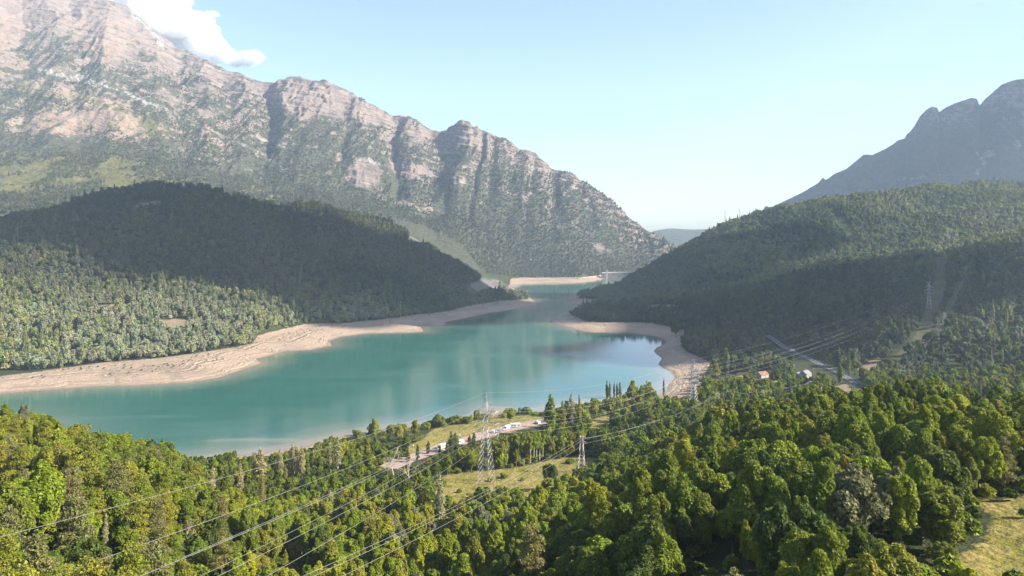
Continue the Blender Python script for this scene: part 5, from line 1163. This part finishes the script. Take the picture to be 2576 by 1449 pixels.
def big_pylon(key, px, foot, top, rz, label, thick=.095, loc=None, jumpers=True):
    x, y, z = loc if loc else hit(px, foot); H = loc_h if loc else CAM - (top - HZ) / F * y - z; z -= .4; q = H / 49.
    e = tag(empty("lattice_pylon", (x, y, z), rz), label, "pylon", "tall lattice pylons of the big power line")
    b = MB(); lattice(b, [(0, 4.0 * q), (9 * q, 3.15 * q), (16 * q, 2.5 * q), (22 * q, 1.9 * q), (27.5 * q, 1.4 * q), (33 * q, 1.28 * q), (39 * q, 1.15 * q), (42 * q, .9 * q), (49 * q, .1)], thick, 3.2 * q); b.build("lattice_body", M_STEEL, e)
    R = Vector((math.cos(rz), math.sin(rz), 0)); D = Vector((-math.sin(rz), math.cos(rz), 0)); tips = {}
    for lv, (az, al) in enumerate(((39, 6.3), (33, 6.9), (27.5, 6.6))):
        for s_ in (-1, 1):
            m = MB(); tp = (s_ * al * q, 0, az * q); w0 = 1.2 * q
            for sy in (-1, 1):
                m.bar((s_ * w0, sy * w0, az * q), tp, thick * .8); m.bar((s_ * w0, sy * w0, (az + 2.2) * q), tp, thick * .7)
                for f in (.3, .6): m.bar((s_ * (w0 + (al * q - w0) * f), sy * w0 * (1 - f), az * q), (s_ * (w0 + (al * q - w0) * f * .8), sy * w0 * (1 - f * .8), (az + 2.2 * (1 - f * .8)) * q), thick * .5)
            m.build("cross_arm", M_STEEL, e)
            for sd_ in (-1, 1):
                i_ = MB(); p0 = Vector(tp); p1 = p0 + Vector((0, sd_ * 2.6, -.35)); i_.tube([p0.lerp(p1, f) for f in np.linspace(0, 1, 9)], [.04 if k % 2 == 0 else .13 for k in range(9)], 6); i_.build("insulator", M_GLASSINS, e)
                tips[(lv, s_, sd_)] = Vector((x, y, z)) + R * p1.x + D * p1.y + Vector((0, 0, p1.z))
            if jumpers:
                j_ = MB(); pts = [Vector((tp[0], 2.6 * (2 * f - 1), tp[2] - .35 - 2.4 * q * (1 - (2 * f - 1) ** 2))) for f in np.linspace(0, 1, 11)]; j_.tube(pts, .07, 4); j_.build("jumper_cable", M_CABLE, e)
    tips["top"] = Vector((x, y, z + 49 * q)); PYLONS[key] = tips; return e
big_pylon("a", 1222, 1215, 985, math.radians(-24), "tallest lattice pylon, standing at the edge of the yellow clearing")
big_pylon("b", 1745, 1030, 903, math.radians(-42), "tall lattice pylon before the sandy inlet at the right", .16)
big_pylon("c", 2337, 778, 706, math.radians(-40), "lattice pylon halfway up the cleared strip on the right slope", .19)
big_pylon("d", 2385, 617, 569, math.radians(-35), "lattice pylon on the skyline of the right spur", .22, jumpers=False)
def cable(p, q, sag, rad, label, group, mat=M_CABLE, n=36):
    m = MB(); m.tube([p.lerp(q, t) - Vector((0, 0, 4 * sag * t * (1 - t))) for t in np.linspace(0, 1, n)], rad, 4, cap=False)
    return tag(m.build("power_cable", mat), label, "cable", group)
# the next pylon stands behind the viewer: where its cables lead follows from the sag
def solve_end(p, bx, by, m1, m2):
    rows = []; rhs = []
    for (px, py) in (m1, m2):
        a = (px - CX) / F; t = (a * p.y - p.x) / ((bx - p.x) - a * (by - p.y)); Y = p.y + (by - p.y) * t; z = CAM - (py - HZ) / F * Y
        rows.append([t, -4 * t * (1 - t)]); rhs.append(z - (1 - t) * p.z)
    return np.linalg.solve(np.array(rows), np.array(rhs))
pa = PYLONS["a"]; zb, sg = solve_end(pa["top"], -122, -150, (0, 1351), (859, 1116)); print("span end", zb, sg)
BE = Vector((-122, -150, zb)); rb_ = math.radians(-12); RB = Vector((math.cos(rb_), math.sin(rb_), 0))
LV = ("upper", "middle", "lower"); SDN = {-1: "left", 1: "right"}
cable(pa["top"], BE, sg, .034, "single earth wire from the tallest pylon's peak to the left edge", "cables running to the left edge")
for lv, (az, al) in enumerate(((39, 6.3), (33, 6.9), (27.5, 6.6))):
    for s_ in (-1, 1):
        cable(pa[(lv, s_, -1)], BE + RB * (s_ * al) + Vector((0, 0, az - 49)), sg * 1.04, .042, "cable from the %s %s arm of the tallest pylon to the left edge" % (LV[lv], SDN[s_]), "cables running to the left edge")
for k1, k2, sag, rr, nm in (("a", "b", 9.0, .042, "between the tallest pylon and the pylon by the inlet"), ("b", "c", 15, .03, "from the inlet pylon up to the cleared strip"), ("c", "d", 14, .03, "from the cleared strip up to the skyline pylon")):
    A_, B_ = PYLONS[k1], PYLONS[k2]; cable(A_["top"], B_["top"], sag * .8, rr * .8, "earth wire " + nm, "cables " + nm)
    for lv in range(3):
        for s_ in (-1, 1): cable(A_[(lv, s_, 1)], B_[(lv, s_, -1)], sag, rr, "%s %s cable %s" % (LV[lv], SDN[s_], nm), "cables " + nm)
# the smaller line
SMALL = {}
def small_pylon(key, px, foot, top, label, rz=-.5, thick=.11, w=1.75, arms=True, loc=None):
    x, y, z = hit(px, foot); H = CAM - (top - HZ) / F * y - z; z -= .3
    e = tag(empty("small_pylon", (x, y, z), rz), label, "pylon", "small lattice pylons of the second line"); q = H / 20
    b = MB(); lattice(b, [(0, w), (H * .35, w * .72), (H * .68, w * .5), (H, w * .36)], thick, 2.4); b.build("lattice_body", M_STEEL, e); R = Vector((math.cos(rz), math.sin(rz), 0)); tp = []
    if arms:
        for lv, (s_, dz) in enumerate(((1, .5), (-1, 1.8), (1, 3.2))):
            m = MB(); m.bar((s_ * .5, .4, H - dz), (s_ * 2.1, 0, H - dz), thick * .8); m.bar((s_ * .5, -.4, H - dz), (s_ * 2.1, 0, H - dz), thick * .8); m.bar((s_ * .5, 0, H - dz + .8), (s_ * 2.1, 0, H - dz), thick * .8); m.build("cross_arm", M_STEEL, e)
            i_ = MB(); i_.tube([(s_ * 2.1, 0, H - dz - .15 * k) for k in range(6)], [.05, .16, .06, .16, .06, .1], 6); i_.build("insulator", M_GLASSINS, e)
            tp.append(Vector((x, y, z + H - dz - .7)) + R * (s_ * 2.1))
    SMALL[key] = tp; return e
small_pylon("e", 1463, 1185, 1095, "short stout lattice pylon at the right end of the yellow clearing", -.35, .13, 1.9)
small_pylon("f", 1803, 1042, 988, "short lattice pylon right of the tall one by the inlet", -.2)
small_pylon("g", 2035, 992, 958, "short lattice pylon below the stone house", .1)
small_pylon("i", 2375, 823, 786, "short lattice pylon low in the right-hand cleared strip", -.6, .15)
small_pylon("j", 2430, 702, 668, "short lattice pylon high in the right-hand cleared strip", -.6, .17)
small_pylon("k", 2480, 612, 582, "small pale pylon near the skyline right of the high one", -.6, .18)
small_pylon("l", 2166, 652, 626, "small pale pylon on the edge of the spur", -.4, .2)
small_pylon("m", 2317, 600, 577, "faint pylon on the wooded slope behind the spur", -.4, .22)
small_pylon("n", 1824, 556, 531, "left one of the two faint pylons on the right skyline", .3, .2, 2.4)
small_pylon("o", 1861, 552, 524, "right one of the two faint pylons on the right skyline", .3, .2, 2.4)
x, y, z = hit(2277, 966); e = tag(empty("portal_pylon", (x, y, z - .3), -.4), "cluster of three joined steel lattice columns in the right valley", "pylon")
for k, dx_ in enumerate((-4.6, -.3, 4.2)):
    m = MB(); lattice(m, [(0, 1.3), (7, .8), (13.5, .5)], .13, 2.2)
    m.v = [(a + dx_, b_ + (k - 1) * 1.2, c) for a, b_, c in m.v]; m.build("column", M_STEEL, e)
m = MB(); m.bar((-6.5, -1.4, 13), (6, 1.4, 13), .16); m.bar((-6.5, -1.4, 12.2), (6, 1.4, 12.2), .12); m.build("cross_beam", M_STEEL, e)
SMALL["h"] = [Vector((x + a, y, z + 12.4)) for a in (-5.5, 0, 5.5)]
pe = SMALL["e"]; z2, s2 = solve_end(pe[0], -95, -20, (885, 1406), (1112, 1299)); print("span2", z2, s2)
for k, p in enumerate(pe): cable(p, Vector((-95, -20, z2)) + (p - pe[0]) * 1.1, s2, .042, "%s of three cables from the short clearing pylon to the bottom edge" % ("upper", "middle", "lower")[k], "cables of the short line to the bottom edge")
for k1, k2, sag, nm in (("e", "f", 4, "between the clearing's short pylon and the one by the inlet"), ("f", "g", 2.0, "from the inlet's short pylon to the one below the house"), ("h", "i", 7, "from the column cluster up the right-hand cleared strip"), ("i", "j", 5, "between the two short pylons of the right-hand strip")):
    for k in range(3): cable(SMALL[k1][k], SMALL[k2][k], sag, .04, "%s of three cables %s" % (("upper", "middle", "lower")[k], nm), "cables " + nm)
x, y, z = hit(1048, 536); e = tag(empty("mast", (x, y, z)), "thin mast rising from the crest of the left hill", "mast"); m = MB(); m.tube([(0, 0, -1), (0, 0, 24)], [.4, .22], 6); m.build("pole", M_STEEL, e); m = MB(); m.bar((-1.6, 0, 20), (1.6, 0, 20), .14); m.build("cross_arm", M_STEEL, e)
x, y, z = hit(2047, 948); e = tag(empty("utility_pole", (x, y, z)), "grey utility pole right of the stone house", "pole"); m = MB(); m.tube([(0, 0, -1), (0, 0, 8.5)], [.28, .2], 6); m.build("pole", M_STEEL, e); m = MB(); m.bar((-1.1, 0, 8.2), (1.1, 0, 8.2), .12); m.build("cross_arm", M_STEEL, e)
for k, (px, py) in enumerate(((1156, 1082), (1060, 1102))):
    x, y, z = hit(px, py); e = tag(empty("wooden_post", (x, y, z)), ("wooden post in the middle of the dry lakeside meadow", "wooden post left on the dry lakeside meadow")[k], "post", "posts on the meadow"); m = MB(); m.tube([(0, 0, -.3), (0, 0, 2.6)], .11, 6); m.build("pole", M_WOOD, e)
